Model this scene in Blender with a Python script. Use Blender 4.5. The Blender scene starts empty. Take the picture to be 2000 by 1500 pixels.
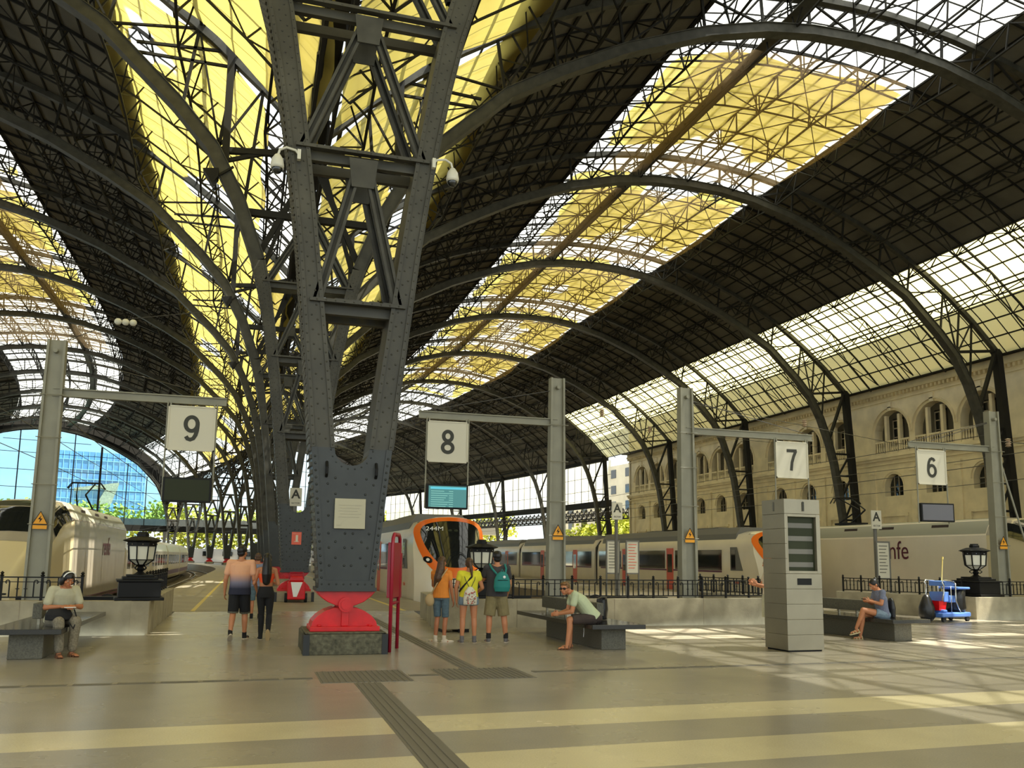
import bpy, bmesh, math, random
from mathutils import Vector, Matrix
C = bpy.context.scene.collection
rnd = random.Random(7)
PI = math.pi
# ---------------- camera ----------------
CAMH = 1.6
YAW, PIT, ROL = math.radians(16.595), math.radians(8.06), math.radians(0.8)
fw = Vector((math.sin(YAW)*math.cos(PIT), math.cos(YAW)*math.cos(PIT), math.sin(PIT)))
r0 = Vector((math.cos(YAW), -math.sin(YAW), 0.0)); u0 = r0.cross(fw)
rt = r0*math.cos(ROL)+u0*math.sin(ROL); up = u0*math.cos(ROL)-r0*math.sin(ROL)
cd = bpy.data.cameras.new('camera'); cam = bpy.data.objects.new('camera', cd); C.objects.link(cam)
M = Matrix(((rt.x, up.x, -fw.x, 0), (rt.y, up.y, -fw.y, 0), (rt.z, up.z, -fw.z, CAMH), (0, 0, 0, 1)))
cam.matrix_world = M
cd.sensor_width = 36.0; cd.lens = 36.0*1700/2000; cd.shift_y = (851-750)/2000.0; cd.clip_end = 2000
bpy.context.scene.camera = cam
# ---------------- sky, sun, exposure ----------------
SC = bpy.context.scene
SC.view_settings.view_transform = 'Standard'; SC.view_settings.look = 'None'
SC.view_settings.exposure = 0.12; SC.view_settings.gamma = 1.0
SC.view_settings.use_curve_mapping = False
w = bpy.data.worlds.new('sky'); SC.world = w; w.use_nodes = True
nt = w.node_tree; nt.nodes.clear()
wo = nt.nodes.new('ShaderNodeOutputWorld'); bg = nt.nodes.new('ShaderNodeBackground')
tc = nt.nodes.new('ShaderNodeTexCoord'); sx = nt.nodes.new('ShaderNodeSeparateXYZ'); cr = nt.nodes.new('ShaderNodeValToRGB')
nt.links.new(tc.outputs['Generated'], sx.inputs[0]); nt.links.new(sx.outputs[2], cr.inputs[0])
cr.color_ramp.elements[0].position = 0.0; cr.color_ramp.elements[0].color = (0.78, 0.86, 0.84, 1)
cr.color_ramp.elements[1].position = 0.75; cr.color_ramp.elements[1].color = (0.74, 0.80, 0.88, 1)
nt.links.new(cr.outputs[0], bg.inputs[0]); bg.inputs[1].default_value = 1.75
nt.links.new(bg.outputs[0], wo.inputs[0])
sd = bpy.data.lights.new('sun', 'SUN'); sun = bpy.data.objects.new('sun', sd); C.objects.link(sun)
sd.energy = 17.0; sd.angle = math.radians(0.3); sd.color = (1.0, 0.94, 0.80)
SUND = Vector((0.40, -0.15, 0.90)).normalized()          # towards the sun
sun.rotation_euler = SUND.to_track_quat('Z', 'Y').to_euler(); sun.location = (40, -20, 80)
SC.cycles.max_bounces = 7; SC.cycles.diffuse_bounces = 5; SC.cycles.glossy_bounces = 3
SC.cycles.transparent_max_bounces = 14; SC.cycles.sample_clamp_indirect = 6.0
SC.cycles.caustics_reflective = False; SC.cycles.caustics_refractive = False

# ---------------- materials ----------------
MT = {}
def mat(name, col, rough=0.6, metal=0.0, noise=0.0, nscale=4.0, bump=0.0, bscale=40.0, spec=0.5, emit=None, estr=0.0):
    m = bpy.data.materials.new(name); m.use_nodes = True; t = m.node_tree; b = t.nodes['Principled BSDF']
    b.inputs['Base Color'].default_value = (*col, 1); b.inputs['Roughness'].default_value = rough
    b.inputs['Metallic'].default_value = metal; b.inputs['Specular IOR Level'].default_value = spec
    if noise > 0:
        tcn = t.nodes.new('ShaderNodeTexCoord'); n = t.nodes.new('ShaderNodeTexNoise')
        n.inputs['Scale'].default_value = nscale; n.inputs['Detail'].default_value = 6
        t.links.new(tcn.outputs['Object'], n.inputs[0])
        r = t.nodes.new('ShaderNodeValToRGB'); r.color_ramp.elements[0].position = 0.3; r.color_ramp.elements[1].position = 0.72
        r.color_ramp.elements[0].color = (*[max(0, c*(1-noise)) for c in col], 1)
        r.color_ramp.elements[1].color = (*[min(1, c*(1+noise)) for c in col], 1)
        t.links.new(n.outputs[0], r.inputs[0]); t.links.new(r.outputs[0], b.inputs['Base Color'])
    if bump > 0:
        tcn = t.nodes.new('ShaderNodeTexCoord'); n = t.nodes.new('ShaderNodeTexNoise'); n.inputs['Scale'].default_value = bscale
        t.links.new(tcn.outputs['Object'], n.inputs[0]); bp = t.nodes.new('ShaderNodeBump'); bp.inputs['Strength'].default_value = bump
        bp.inputs['Distance'].default_value = 0.02
        t.links.new(n.outputs[0], bp.inputs['Height']); t.links.new(bp.outputs[0], b.inputs['Normal'])
    if emit:
        b.inputs['Emission Color'].default_value = (*emit, 1); b.inputs['Emission Strength'].default_value = estr
    MT[name] = m
    return m
def lin(r, g, b):
    return tuple(((c/255)/12.92 if c/255 <= 0.04045 else ((c/255+0.055)/1.055)**2.4) for c in (r, g, b))
mat('iron', (0.05, 0.048, 0.037), 0.55, 0.0, 0.35, 2.5, spec=0.4)
mat('iron_light', (0.050, 0.047, 0.034), 0.5, 0.0, 0.3, 1.5, spec=0.45)
mat('iron_plate', (0.027, 0.031, 0.030), 0.42, 0.0, 0.22, 3.0, spec=0.5)
mat('truss', (0.016, 0.015, 0.012), 0.7, 0.0, spec=0.25)
mat('roofing', (0.125, 0.115, 0.09), 0.8, 0.0, 0.3, 0.35, spec=0.2)
mat('red', (0.62, 0.006, 0.010), 0.32, 0.0, 0.12, 6)
mat('red_dark', (0.33, 0.008, 0.03), 0.35)
mat('concrete', (0.34, 0.30, 0.205), 0.75, 0.0, 0.25, 2.2, bump=0.15)
mat('stone', (0.76, 0.66, 0.43), 0.85, 0.0, 0.13, 0.8)
mat('recess_shade', (0.10, 0.088, 0.06), 0.8)  # dark tone paints in the shade inside the arched openings
mat('roof_skin', (0.34, 0.34, 0.26), 0.35)
mat('stone_dark', (0.30, 0.255, 0.18), 0.85, 0.0, 0.3, 2.0)
mat('mossy', (0.10, 0.095, 0.06), 0.8, 0.0, 0.55, 14, bump=0.5)
mat('black_edge', (0.015, 0.018, 0.02), 0.5)
mat('granite', (0.022, 0.022, 0.020), 0.16, 0.0, 0.3, 60)
mat('granite_grey', (0.10, 0.094, 0.068), 0.55, 0.0, 0.35, 50)
mat('pole_paint', (0.27, 0.258, 0.19), 0.5, 0.0, 0.1, 2)
mat('sign_white', (0.66, 0.62, 0.49), 0.5)
mat('sign_ink', (0.035, 0.035, 0.025), 0.6)
mat('black', (0.006, 0.006, 0.006), 0.5, spec=0.25)
mat('black_gloss', (0.008, 0.008, 0.009), 0.18)
mat('rubber', (0.012, 0.012, 0.012), 0.8)
mat('steel', (0.29, 0.262, 0.19), 0.33, 0.55, 0.12, 1.5)
mat('chrome', (0.6, 0.6, 0.58), 0.2, 0.9)
mat('screen_teal', (0.03, 0.12, 0.12), 0.2, emit=(0.05, 0.26, 0.26), estr=0.55)
mat('screen_row', (0.1, 0.3, 0.3), 0.3, emit=(0.18, 0.42, 0.36), estr=0.7)
mat('screen_head', (0.1, 0.4, 0.5), 0.3, emit=(0.05, 0.42, 0.55), estr=0.8)
mat('screen_olive', (0.03, 0.036, 0.017), 0.5, spec=0.2)
mat('engrave', (0.40, 0.37, 0.27), 0.6)
mat('plaque', (0.44, 0.41, 0.29), 0.5)
mat('screen_grey', (0.12, 0.115, 0.13), 0.3)
mat('train_white', (0.80, 0.72, 0.56), 0.2, 0.0, 0.04, 1)
mat('train_cream', (0.66, 0.56, 0.34), 0.25)
mat('train_silver', (0.40, 0.355, 0.275), 0.26, 0.15, 0.05, 1)
mat('train_grey', (0.15, 0.145, 0.125), 0.5)
mat('orange', (0.85, 0.16, 0.012), 0.25)
mat('door_red', (0.72, 0.11, 0.05), 0.35)
mat('purple', (0.11, 0.015, 0.05), 0.4)
mat('logo', (0.10, 0.012, 0.03), 0.5)
mat('dark_glass', (0.012, 0.014, 0.013), 0.05, spec=0.8)
mat('under', (0.015, 0.015, 0.014), 0.8)
mat('lamp_glass', (0.72, 0.70, 0.58), 0.4)
mat('warn', (0.85, 0.36, 0.01), 0.5)
mat('yellow', (0.6, 0.47, 0.14), 0.6)
mat('skin', (0.52, 0.215, 0.10), 0.55, 0.0, 0.08, 6)
mat('skin_tan', (0.42, 0.16, 0.07), 0.55, 0.0, 0.08, 6)
mat('hair_black', (0.007, 0.006, 0.006), 0.4)
mat('hair_brown', (0.075, 0.035, 0.014), 0.5, 0.0, 0.5, 30)
mat('hair_fair', (0.16, 0.075, 0.022), 0.5, 0.0, 0.5, 30)
mat('cloth_black', (0.008, 0.008, 0.009), 0.85)
mat('cloth_orange', (0.72, 0.24, 0.03), 0.85, 0.0, 0.1, 9)
mat('cloth_coral', (0.85, 0.09, 0.02), 0.8)
mat('cloth_yellow', (0.72, 0.66, 0.035), 0.85, 0.0, 0.1, 9)
mat('cloth_grey', (0.045, 0.042, 0.045), 0.9)
mat('cloth_khaki', (0.22, 0.18, 0.085), 0.9, 0.0, 0.15, 9)
mat('denim', (0.085, 0.135, 0.165), 0.9, 0.0, 0.2, 20)
mat('denim_light', (0.20, 0.27, 0.33), 0.9, 0.0, 0.2, 20)
mat('cloth_mint', (0.50, 0.56, 0.36), 0.9, 0.0, 0.06, 9)
mat('cloth_cream', (0.46, 0.44, 0.31), 0.9, 0.0, 0.08, 9)
mat('cloth_check', (0.20, 0.175, 0.125), 0.9, 0.0, 0.35, 40)
mat('cloth_blue', (0.17, 0.19, 0.27), 0.9, 0.0, 0.15, 25)
mat('cloth_brown', (0.05, 0.035, 0.03), 0.9, 0.0, 0.2, 12)
mat('teal', (0.012, 0.20, 0.18), 0.7)
mat('beige_bag', (0.50, 0.36, 0.18), 0.8)
mat('shoe_white', (0.6, 0.52, 0.40), 0.6)
mat('shoe_grey', (0.14, 0.13, 0.13), 0.7)
mat('sandal', (0.14, 0.06, 0.025), 0.6)
mat('sandal_cream', (0.68, 0.58, 0.33), 0.6)
mat('lips', (0.45, 0.10, 0.07), 0.5)
mat('phone_white', (0.85, 0.85, 0.82), 0.3)
mat('cart_blue', (0.10, 0.22, 0.62), 0.45)
mat('bin_bag', (0.01, 0.01, 0.011), 0.3)
mat('leaf', (0.40, 0.44, 0.05), 0.8, 0.0, 0.5, 1.2)
mat('bark', (0.08, 0.06, 0.04), 0.9)
mat('ballast', (0.10, 0.08, 0.055), 0.95, 0.0, 0.5, 6)
mat('rail_steel', (0.25, 0.24, 0.22), 0.3, 0.8)
mat('tower', (0.16, 0.30, 0.50), 0.35, 0.0, 0.25, 0.15)
mat('tower_light', (0.42, 0.62, 0.78), 0.35, 0.0, 0.12, 0.2)
mat('pale_block', (0.55, 0.52, 0.44), 0.8, 0.0, 0.1, 0.3)
mat('cctv', (0.62, 0.60, 0.50), 0.35)
mat('wire', (0.06, 0.055, 0.045), 0.5)
mat('insulator', (0.45, 0.33, 0.22), 0.35)
mat('bright_train', (0.75, 0.75, 0.72), 0.4)
mat('tactile', (0.16, 0.145, 0.115), 0.7)
mat('strip', (0.13, 0.12, 0.10), 0.6)

def gradient_shirt():
    m = bpy.data.materials.new('shirt_fade'); m.use_nodes = True; t = m.node_tree; b = t.nodes['Principled BSDF']
    g = t.nodes.new('ShaderNodeNewGeometry'); s = t.nodes.new('ShaderNodeSeparateXYZ'); r = t.nodes.new('ShaderNodeValToRGB')
    mr = t.nodes.new('ShaderNodeMapRange'); mr.inputs[1].default_value = 0.85; mr.inputs[2].default_value = 1.5
    t.links.new(g.outputs['Position'], s.inputs[0]); t.links.new(s.outputs[2], mr.inputs[0]); t.links.new(mr.outputs[0], r.inputs[0])
    e = r.color_ramp.elements; e[0].position = 0.18; e[0].color = (0.02, 0.022, 0.045, 1); e[1].position = 0.62; e[1].color = (0.80, 0.42, 0.25, 1)
    k = e.new(0.36); k.color = (0.20, 0.19, 0.27, 1)
    t.links.new(r.outputs[0], b.inputs['Base Color']); b.inputs['Roughness'].default_value = 0.9; MT['shirt_fade'] = m
gradient_shirt()

def floor_mat():
    m = bpy.data.materials.new('polished_floor'); m.use_nodes = True; t = m.node_tree; b = t.nodes['Principled BSDF']
    g = t.nodes.new('ShaderNodeNewGeometry'); sp = t.nodes.new('ShaderNodeSeparateXYZ'); t.links.new(g.outputs['Position'], sp.inputs[0])
    n = t.nodes.new('ShaderNodeTexNoise'); n.inputs['Scale'].default_value = 0.5; n.inputs['Detail'].default_value = 5
    n2 = t.nodes.new('ShaderNodeTexNoise'); n2.inputs['Scale'].default_value = 60; n2.inputs['Detail'].default_value = 2
    t.links.new(g.outputs['Position'], n.inputs[0]); t.links.new(g.outputs['Position'], n2.inputs[0])
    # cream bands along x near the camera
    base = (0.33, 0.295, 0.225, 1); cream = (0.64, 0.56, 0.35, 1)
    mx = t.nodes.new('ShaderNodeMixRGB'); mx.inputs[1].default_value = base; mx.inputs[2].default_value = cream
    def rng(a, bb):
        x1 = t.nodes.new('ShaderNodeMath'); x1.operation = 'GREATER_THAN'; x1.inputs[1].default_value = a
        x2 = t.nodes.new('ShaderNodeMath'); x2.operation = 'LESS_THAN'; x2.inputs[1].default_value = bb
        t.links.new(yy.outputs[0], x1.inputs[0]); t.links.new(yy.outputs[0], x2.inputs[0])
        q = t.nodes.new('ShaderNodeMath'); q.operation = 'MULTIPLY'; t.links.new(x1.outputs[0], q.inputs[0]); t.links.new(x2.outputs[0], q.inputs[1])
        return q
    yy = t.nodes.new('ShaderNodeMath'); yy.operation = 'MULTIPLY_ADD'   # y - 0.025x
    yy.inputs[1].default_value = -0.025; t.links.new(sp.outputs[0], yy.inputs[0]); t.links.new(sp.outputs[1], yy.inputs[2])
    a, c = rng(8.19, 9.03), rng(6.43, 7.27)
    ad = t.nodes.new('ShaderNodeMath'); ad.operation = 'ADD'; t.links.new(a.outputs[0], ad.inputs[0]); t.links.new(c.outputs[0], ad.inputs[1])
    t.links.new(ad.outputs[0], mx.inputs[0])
    rr = t.nodes.new('ShaderNodeMapRange'); rr.inputs[1].default_value = 0.3; rr.inputs[2].default_value = 0.7; rr.inputs[3].default_value = 0.85; rr.inputs[4].default_value = 1.12
    t.links.new(n.outputs[0], rr.inputs[0])
    r2 = t.nodes.new('ShaderNodeMapRange'); r2.inputs[1].default_value = 0.3; r2.inputs[2].default_value = 0.7; r2.inputs[3].default_value = 0.93; r2.inputs[4].default_value = 1.07
    t.links.new(n2.outputs[0], r2.inputs[0])
    q = t.nodes.new('ShaderNodeMath'); q.operation = 'MULTIPLY'; t.links.new(rr.outputs[0], q.inputs[0]); t.links.new(r2.outputs[0], q.inputs[1])
    ml = t.nodes.new('ShaderNodeVectorMath'); ml.operation = 'SCALE'; t.links.new(mx.outputs[0], ml.inputs[0]); t.links.new(q.outputs[0], ml.inputs['Scale'])
    t.links.new(ml.outputs[0], b.inputs['Base Color'])
    r3 = t.nodes.new('ShaderNodeMapRange'); r3.inputs[1].default_value = 0.3; r3.inputs[2].default_value = 0.7; r3.inputs[3].default_value = 0.24; r3.inputs[4].default_value = 0.29
    t.links.new(n.outputs[0], r3.inputs[0]); t.links.new(r3.outputs[0], b.inputs['Roughness'])
    b.inputs['Specular IOR Level'].default_value = 0.5; MT['floor'] = m
floor_mat()
mat('platform', (0.25, 0.215, 0.155), 0.5, 0.0, 0.15, 0.8)

def cloth_mat(name, col, hole, trans=0.15, scale=0.35, tint=None):
    m = bpy.data.materials.new(name); m.use_nodes = True; t = m.node_tree; t.nodes.clear()
    o = t.nodes.new('ShaderNodeOutputMaterial'); tl = t.nodes.new('ShaderNodeBsdfTranslucent'); df = t.nodes.new('ShaderNodeBsdfDiffuse')
    tr = t.nodes.new('ShaderNodeBsdfTransparent'); tr.inputs[0].default_value = (*(tint or (1, 0.86, 0.45)), 1)
    tl.inputs[0].default_value = (*col, 1); df.inputs[0].default_value = (col[0]*0.8, col[1]*0.75, col[2]*0.9, 1)
    a = t.nodes.new('ShaderNodeMixShader'); a.inputs[0].default_value = 0.3; t.links.new(tl.outputs[0], a.inputs[1]); t.links.new(df.outputs[0], a.inputs[2])
    b = t.nodes.new('ShaderNodeMixShader'); b.inputs[0].default_value = trans; t.links.new(a.outputs[0], b.inputs[1]); t.links.new(tr.outputs[0], b.inputs[2])
    last = b
    if hole > 0:
        g = t.nodes.new('ShaderNodeNewGeometry'); mp = t.nodes.new('ShaderNodeMapping'); mp.inputs['Scale'].default_value = (0.9, 0.45, 0.2)
        n = t.nodes.new('ShaderNodeTexNoise'); n.inputs['Scale'].default_value = scale; n.inputs['Detail'].default_value = 3; n.inputs['Roughness'].default_value = 0.45
        t.links.new(g.outputs['Position'], mp.inputs[0]); t.links.new(mp.outputs[0], n.inputs[0])
        r = t.nodes.new('ShaderNodeValToRGB'); r.color_ramp.elements[0].position = hole-0.008; r.color_ramp.elements[1].position = hole+0.008
        t.links.new(n.outputs[0], r.inputs[0]); cl = t.nodes.new('ShaderNodeBsdfTransparent')
        c2 = t.nodes.new('ShaderNodeMixShader'); t.links.new(r.outputs[0], c2.inputs[0]); t.links.new(cl.outputs[0], c2.inputs[1]); t.links.new(b.outputs[0], c2.inputs[2]); last = c2
    t.links.new(last.outputs[0], o.inputs[0]); MT[name] = m
cloth_mat('shade_ridge', (0.50, 0.42, 0.10), 0.42, 0.14, 0.24)
cloth_mat('shade_valley', (0.46, 0.37, 0.09), 0.40, 0.07, 0.25)
cloth_mat('sun_block_cloth', (0.46, 0.37, 0.09), 0, 0.02)  # hole-free cloth for the near bays, put there to block the sun
cloth_mat('netting', (0.34, 0.24, 0.13), 0, 0.62, tint=(1, 0.95, 0.85))
cloth_mat('opal', (0.66, 0.62, 0.31), 0, 0.10, tint=(1, 1, 0.9))
def glass_mat(name, col, haze, rough=0.05):
    m = bpy.data.materials.new(name); m.use_nodes = True; t = m.node_tree; t.nodes.clear()
    o = t.nodes.new('ShaderNodeOutputMaterial'); tr = t.nodes.new('ShaderNodeBsdfTransparent'); tr.inputs[0].default_value = (*col, 1)
    tl = t.nodes.new('ShaderNodeBsdfTranslucent'); tl.inputs[0].default_value = (0.42, 0.43, 0.41, 1)
    gl = t.nodes.new('ShaderNodeBsdfGlossy'); gl.inputs['Roughness'].default_value = rough; gl.inputs[0].default_value = (1, 1, 1, 1)
    a = t.nodes.new('ShaderNodeMixShader'); a.inputs[0].default_value = haze; t.links.new(tr.outputs[0], a.inputs[1]); t.links.new(tl.outputs[0], a.inputs[2])
    b = t.nodes.new('ShaderNodeMixShader'); b.inputs[0].default_value = 0.05; t.links.new(a.outputs[0], b.inputs[1]); t.links.new(gl.outputs[0], b.inputs[2])
    t.links.new(b.outputs[0], o.inputs[0]); MT[name] = m
glass_mat('roof_glass', (0.93, 0.97, 1.0), 0.82)
glass_mat('valley_glass', (0.93, 0.97, 1.0), 0.25)
glass_mat('clear_glass', (0.85, 0.95, 1.0), 0.04)
glass_mat('blue_glass', (0.38, 0.66, 0.86), 0.03)

# ---------------- mesh tools ----------------
class MB:
    def __init__(s): s.v = []; s.f = []
    def add(s, vs, fs):
        o = len(s.v); s.v.extend([tuple(v) for v in vs]); s.f.extend([tuple(i+o for i in f) for f in fs]); return s
    def box(s, x0, x1, y0, y1, z0, z1, fn=None):
        vs = [(x, y, z) for x in (x0, x1) for y in (y0, y1) for z in (z0, z1)]
        if fn: vs = [fn(*v) for v in vs]
        return s.add(vs, [(0, 1, 3, 2), (4, 6, 7, 5), (0, 4, 5, 1), (2, 3, 7, 6), (0, 2, 6, 4), (1, 5, 7, 3)])
    def bar(s, p, q, w, h=None, upv=(0, 0, 1)):
        p, q = Vector(p), Vector(q); h = h or w; d = q-p
        if d.length < 1e-6: return s
        d.normalize(); u = Vector(upv)
        if abs(d.dot(u)) > 0.98: u = Vector((0, 1, 0)) if abs(d.y) < 0.9 else Vector((1, 0, 0))
        a = d.cross(u).normalized()*w/2; b = a.cross(d).normalized()*h/2
        vs = [p-a-b, p+a-b, p+a+b, p-a+b, q-a-b, q+a-b, q+a+b, q-a+b]
        return s.add(vs, [(0, 1, 2, 3), (4, 7, 6, 5), (0, 4, 5, 1), (1, 5, 6, 2), (2, 6, 7, 3), (3, 7, 4, 0)])
    def tube(s, pts, r, n=8, cap=True):
        pts = [Vector(p) for p in pts]; rs = r if isinstance(r, (list, tuple)) else [r]*len(pts)
        o = len(s.v); ref = None
        for i, p in enumerate(pts):
            d = (pts[min(i+1, len(pts)-1)]-pts[max(i-1, 0)]).normalized()
            if ref is None: ref = Vector((0, 0, 1)) if abs(d.z) < 0.9 else Vector((1, 0, 0))
            a = d.cross(ref)
            if a.length < 1e-4: a = d.cross(Vector((0, 1, 0)))
            a.normalize(); b = a.cross(d).normalized(); ref = b
            for k in range(n):
                t = 2*PI*k/n; s.v.append(tuple(p+a*math.cos(t)*rs[i]+b*math.sin(t)*rs[i]))
        for i in range(len(pts)-1):
            for k in range(n):
                s.f.append((o+i*n+k, o+i*n+(k+1) % n, o+(i+1)*n+(k+1) % n, o+(i+1)*n+k))
        if cap:
            s.f.append(tuple(o+k for k in range(n))[::-1]); s.f.append(tuple(o+(len(pts)-1)*n+k for k in range(n)))
        return s
    def lathe(s, c, prof, n=16, sx=1, sy=1, a0=0):
        o = len(s.v)
        for r, z in prof:
            for k in range(n):
                t = a0+2*PI*k/n; s.v.append((c[0]+r*sx*math.cos(t), c[1]+r*sy*math.sin(t), c[2]+z))
        for i in range(len(prof)-1):
            for k in range(n):
                s.f.append((o+i*n+k, o+i*n+(k+1) % n, o+(i+1)*n+(k+1) % n, o+(i+1)*n+k))
        s.f.append(tuple(o+k for k in range(n))[::-1]); s.f.append(tuple(o+(len(prof)-1)*n+k for k in range(n)))
        return s
    def grid(s, rows):                     # rows: list of equal-length point lists
        o = len(s.v); n = len(rows[0])
        for r in rows: s.v.extend([tuple(p) for p in r])
        for i in range(len(rows)-1):
            for k in range(n-1): s.f.append((o+i*n+k, o+i*n+k+1, o+(i+1)*n+k+1, o+(i+1)*n+k))
        return s
    def prism(s, poly, y0, y1, fn=lambda x, y, z: (x, y, z)):   # poly in (x,z), extruded along y
        n = len(poly); vs = [fn(x, y0, z) for x, z in poly]+[fn(x, y1, z) for x, z in poly]
        return s.add(vs, [tuple(range(n)), tuple(range(2*n-1, n-1, -1))]+[(i, n+i, n+(i+1) % n, (i+1) % n) for i in range(n)])
    def ball(s, c, r, nu=8, nv=6, ax=None):
        rx, ry, rz = r if isinstance(r, (tuple, list)) else (r, r, r); o = len(s.v); c = Vector(c)
        for i in range(1, nv):
            ph = PI*i/nv
            for k in range(nu):
                t = 2*PI*k/nu; l = Vector((rx*math.sin(ph)*math.cos(t), ry*math.sin(ph)*math.sin(t), rz*math.cos(ph)))
                if ax: l = ax[0]*l.x+ax[1]*l.y+ax[2]*l.z
                s.v.append(tuple(c+l))
        zt = Vector((0, 0, rz)); zt = ax[2]*rz if ax else zt
        s.v.append(tuple(c+zt)); s.v.append(tuple(c-zt)); T = len(s.v)-2; Bm = T+1
        for i in range(nv-2):
            for k in range(nu): s.f.append((o+i*nu+k, o+(i+1)*nu+k, o+(i+1)*nu+(k+1) % nu, o+i*nu+(k+1) % nu))
        for k in range(nu):
            s.f.append((T, o+k, o+(k+1) % nu)); s.f.append((Bm, o+(nv-2)*nu+(k+1) % nu, o+(nv-2)*nu+k))
        return s
    def build(s, name, m, parent=None, smooth=False, bevel=0.0):
        me = bpy.data.meshes.new(name); me.from_pydata(s.v, [], s.f); me.update()
        me.materials.append(MT[m] if isinstance(m, str) else m)
        if smooth: me.polygons.foreach_set('use_smooth', [True]*len(me.polygons))
        o = bpy.data.objects.new(name, me); C.objects.link(o)
        if parent: o.parent = parent
        if bevel > 0:
            b = o.modifiers.new('edge', 'BEVEL'); b.width = bevel; b.segments = 2; b.limit_method = 'ANGLE'
        return o
def tag(o, label=None, cat=None, group=None, kind=None):
    if label: o['label'] = label
    if cat: o['category'] = cat
    if group: o['group'] = group
    if kind: o['kind'] = kind
    return o
def thing(name, label, cat, loc=(0, 0, 0), rz=0, group=None):
    o = bpy.data.objects.new(name, None); C.objects.link(o); o.location = loc; o.rotation_euler = (0, 0, rz)
    o.empty_display_size = 0.2
    return tag(o, label, cat, group)
def struct(name, mb, m, **k):
    o = mb.build(name, m, **k); o['kind'] = 'structure'; return o
def copy_tree(o, parent=None):
    c = o.copy(); C.objects.link(c)
    if parent: c.parent = parent
    for ch in list(o.children): copy_tree(ch, c)
    return c
def text(name, body, size, mname, loc, rot, parent=None, ext=0.004, off=0.0, sx=1.0, shear=0.0):
    cu = bpy.data.curves.new(name, 'FONT'); cu.body = body; cu.size = size; cu.extrude = ext; cu.offset = off; cu.shear = shear
    cu.align_x = 'CENTER'; cu.align_y = 'CENTER'; cu.materials.append(MT[mname])
    tmp = bpy.data.objects.new(name, cu); C.objects.link(tmp)
    me = bpy.data.meshes.new_from_object(tmp.evaluated_get(bpy.context.evaluated_depsgraph_get())); bpy.data.objects.remove(tmp); bpy.data.curves.remove(cu)
    o = bpy.data.objects.new(name, me); C.objects.link(o); o.location = loc; o.rotation_euler = rot; o.scale = (sx, 1, 1)
    if parent: o.parent = parent
    return o
ORD = ['first', 'second', 'third', 'fourth', 'fifth', 'sixth', 'seventh', 'eighth', 'ninth', 'tenth', 'eleventh', 'twelfth', 'thirteenth', 'fourteenth', 'fifteenth', 'sixteenth', 'seventeenth', 'eighteenth']
# ---------------- layout of the train shed ----------------
PITCH, S1, SB, RAD = 17.2, 15.5, 95.0, 335.0
XC = 1.62; XR = 26.8; XL = 2*XC-26.8
def W(s, x, z):
    if s <= SB: return Vector((x, s, z))
    t = (s-SB)/RAD; o = x-XC
    return Vector((XC-RAD*(1-math.cos(t))+o*math.cos(t), SB+RAD*math.sin(t)+o*math.sin(t), z))
def sk(k): return S1+PITCH*(k-1)
def zr(u): return -5.6+math.sqrt(34.2**2-min(abs(u), 34)**2)
LOW = [(26.0, -0.6), (25.5, 0.4), (24.75, 1.1), (24.55, 3.6), (24.3, 5.7), (24.0, 8.0), (23.6, 10.5), (23.1, 12.4), (22.3, 14.6), (21.3, 16.5), (20.0, 18.0), (17.3, 20.6), (15.0, 22.0), (12.0, 23.6), (8.0, 25.2), (5.0, 26.0), (2.5, 26.35), (0.0, 26.45)]
def xw(v, u): return XR+u if v == 'R' else XL-u       # u>0: towards the outer wall
VN = {'R': 'building-side vault', 'L': 'far-side vault'}
# ---------------- floor, platforms, tracks ----------------
def strip(x0, x1, s0, s1, z, ds=6.0, n=1):
    mb = MB(); k = max(1, int((s1-s0)/ds)) if s1 > SB else 1
    ss = [s0+(s1-s0)*i/k for i in range(k+1)]
    mb.grid([[W(s, x0, z), W(s, x1, z)] for s in ss][::-1]); return mb
def slab(x0, x1, s0, s1, z0, z1, ds=8.0):
    mb = MB(); ss = [s0]
    if s1 > SB:
        if s0 < SB: ss.append(SB)
        k = int((s1-ss[-1])/ds)+1; a = ss[-1]; ss += [a+(s1-a)*(i+1)/k for i in range(k)]
    else: ss.append(s1)
    loop = [(x0, z0), (x1, z0), (x1, z1), (x0, z1), (x0, z0)]
    mb.grid([[W(s, x, z) for x, z in loop] for s in ss])
    for s, rev in ((ss[0], False), (ss[-1], True)):
        q = [W(s, x, z) for x, z in loop[:4]]; mb.add(q[::-1] if rev else q, [(0, 1, 2, 3)])
    return mb
SEND = sk(12)+1
ZT = -0.95
f = MB(); f.add([(-60, -14, 0), (54, -14, 0), (54, 19.0, 0), (-60, 19.0, 0)], [(0, 1, 2, 3)])
f.add([(-1.9, 19.0, 0), (4.2, 19.0, 0), (4.9, 26.7, 0), (-1.9, 26.7, 0)], [(0, 1, 2, 3)])
f.add([(4.2, 19.0, 0), (21, 19.0, 0), (21, 20.4, 0), (4.3, 20.2, 0)], [(0, 1, 2, 3)])
f.add([(14.5, 20.4, 0), (21, 20.6, 0), (20.5, 26.7, 0), (13.9, 26.7, 0)], [(0, 1, 2, 3)])
f.add([(21, 19.0, 0), (54, 19.0, 0), (54, 21.0, 0), (21, 21.0, 0)], [(0, 1, 2, 3)])
struct('floor', f, 'floor')
for a, b, s0 in ((-3.3, 6.05, 26.7), (14.9, 23.4, 26.7), (32.4, 54, 21.0), (-16.5, -10.4, 19.5), (-49, -23, 19.5)):
    struct('floor', slab(a, b, s0, SEND+25, ZT, 0.0 if a > -4 else -0.002), 'platform')
struct('floor', slab(-52, 56, 19.6, SEND+60, ZT-0.3, ZT-0.02), 'ballast')
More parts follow.
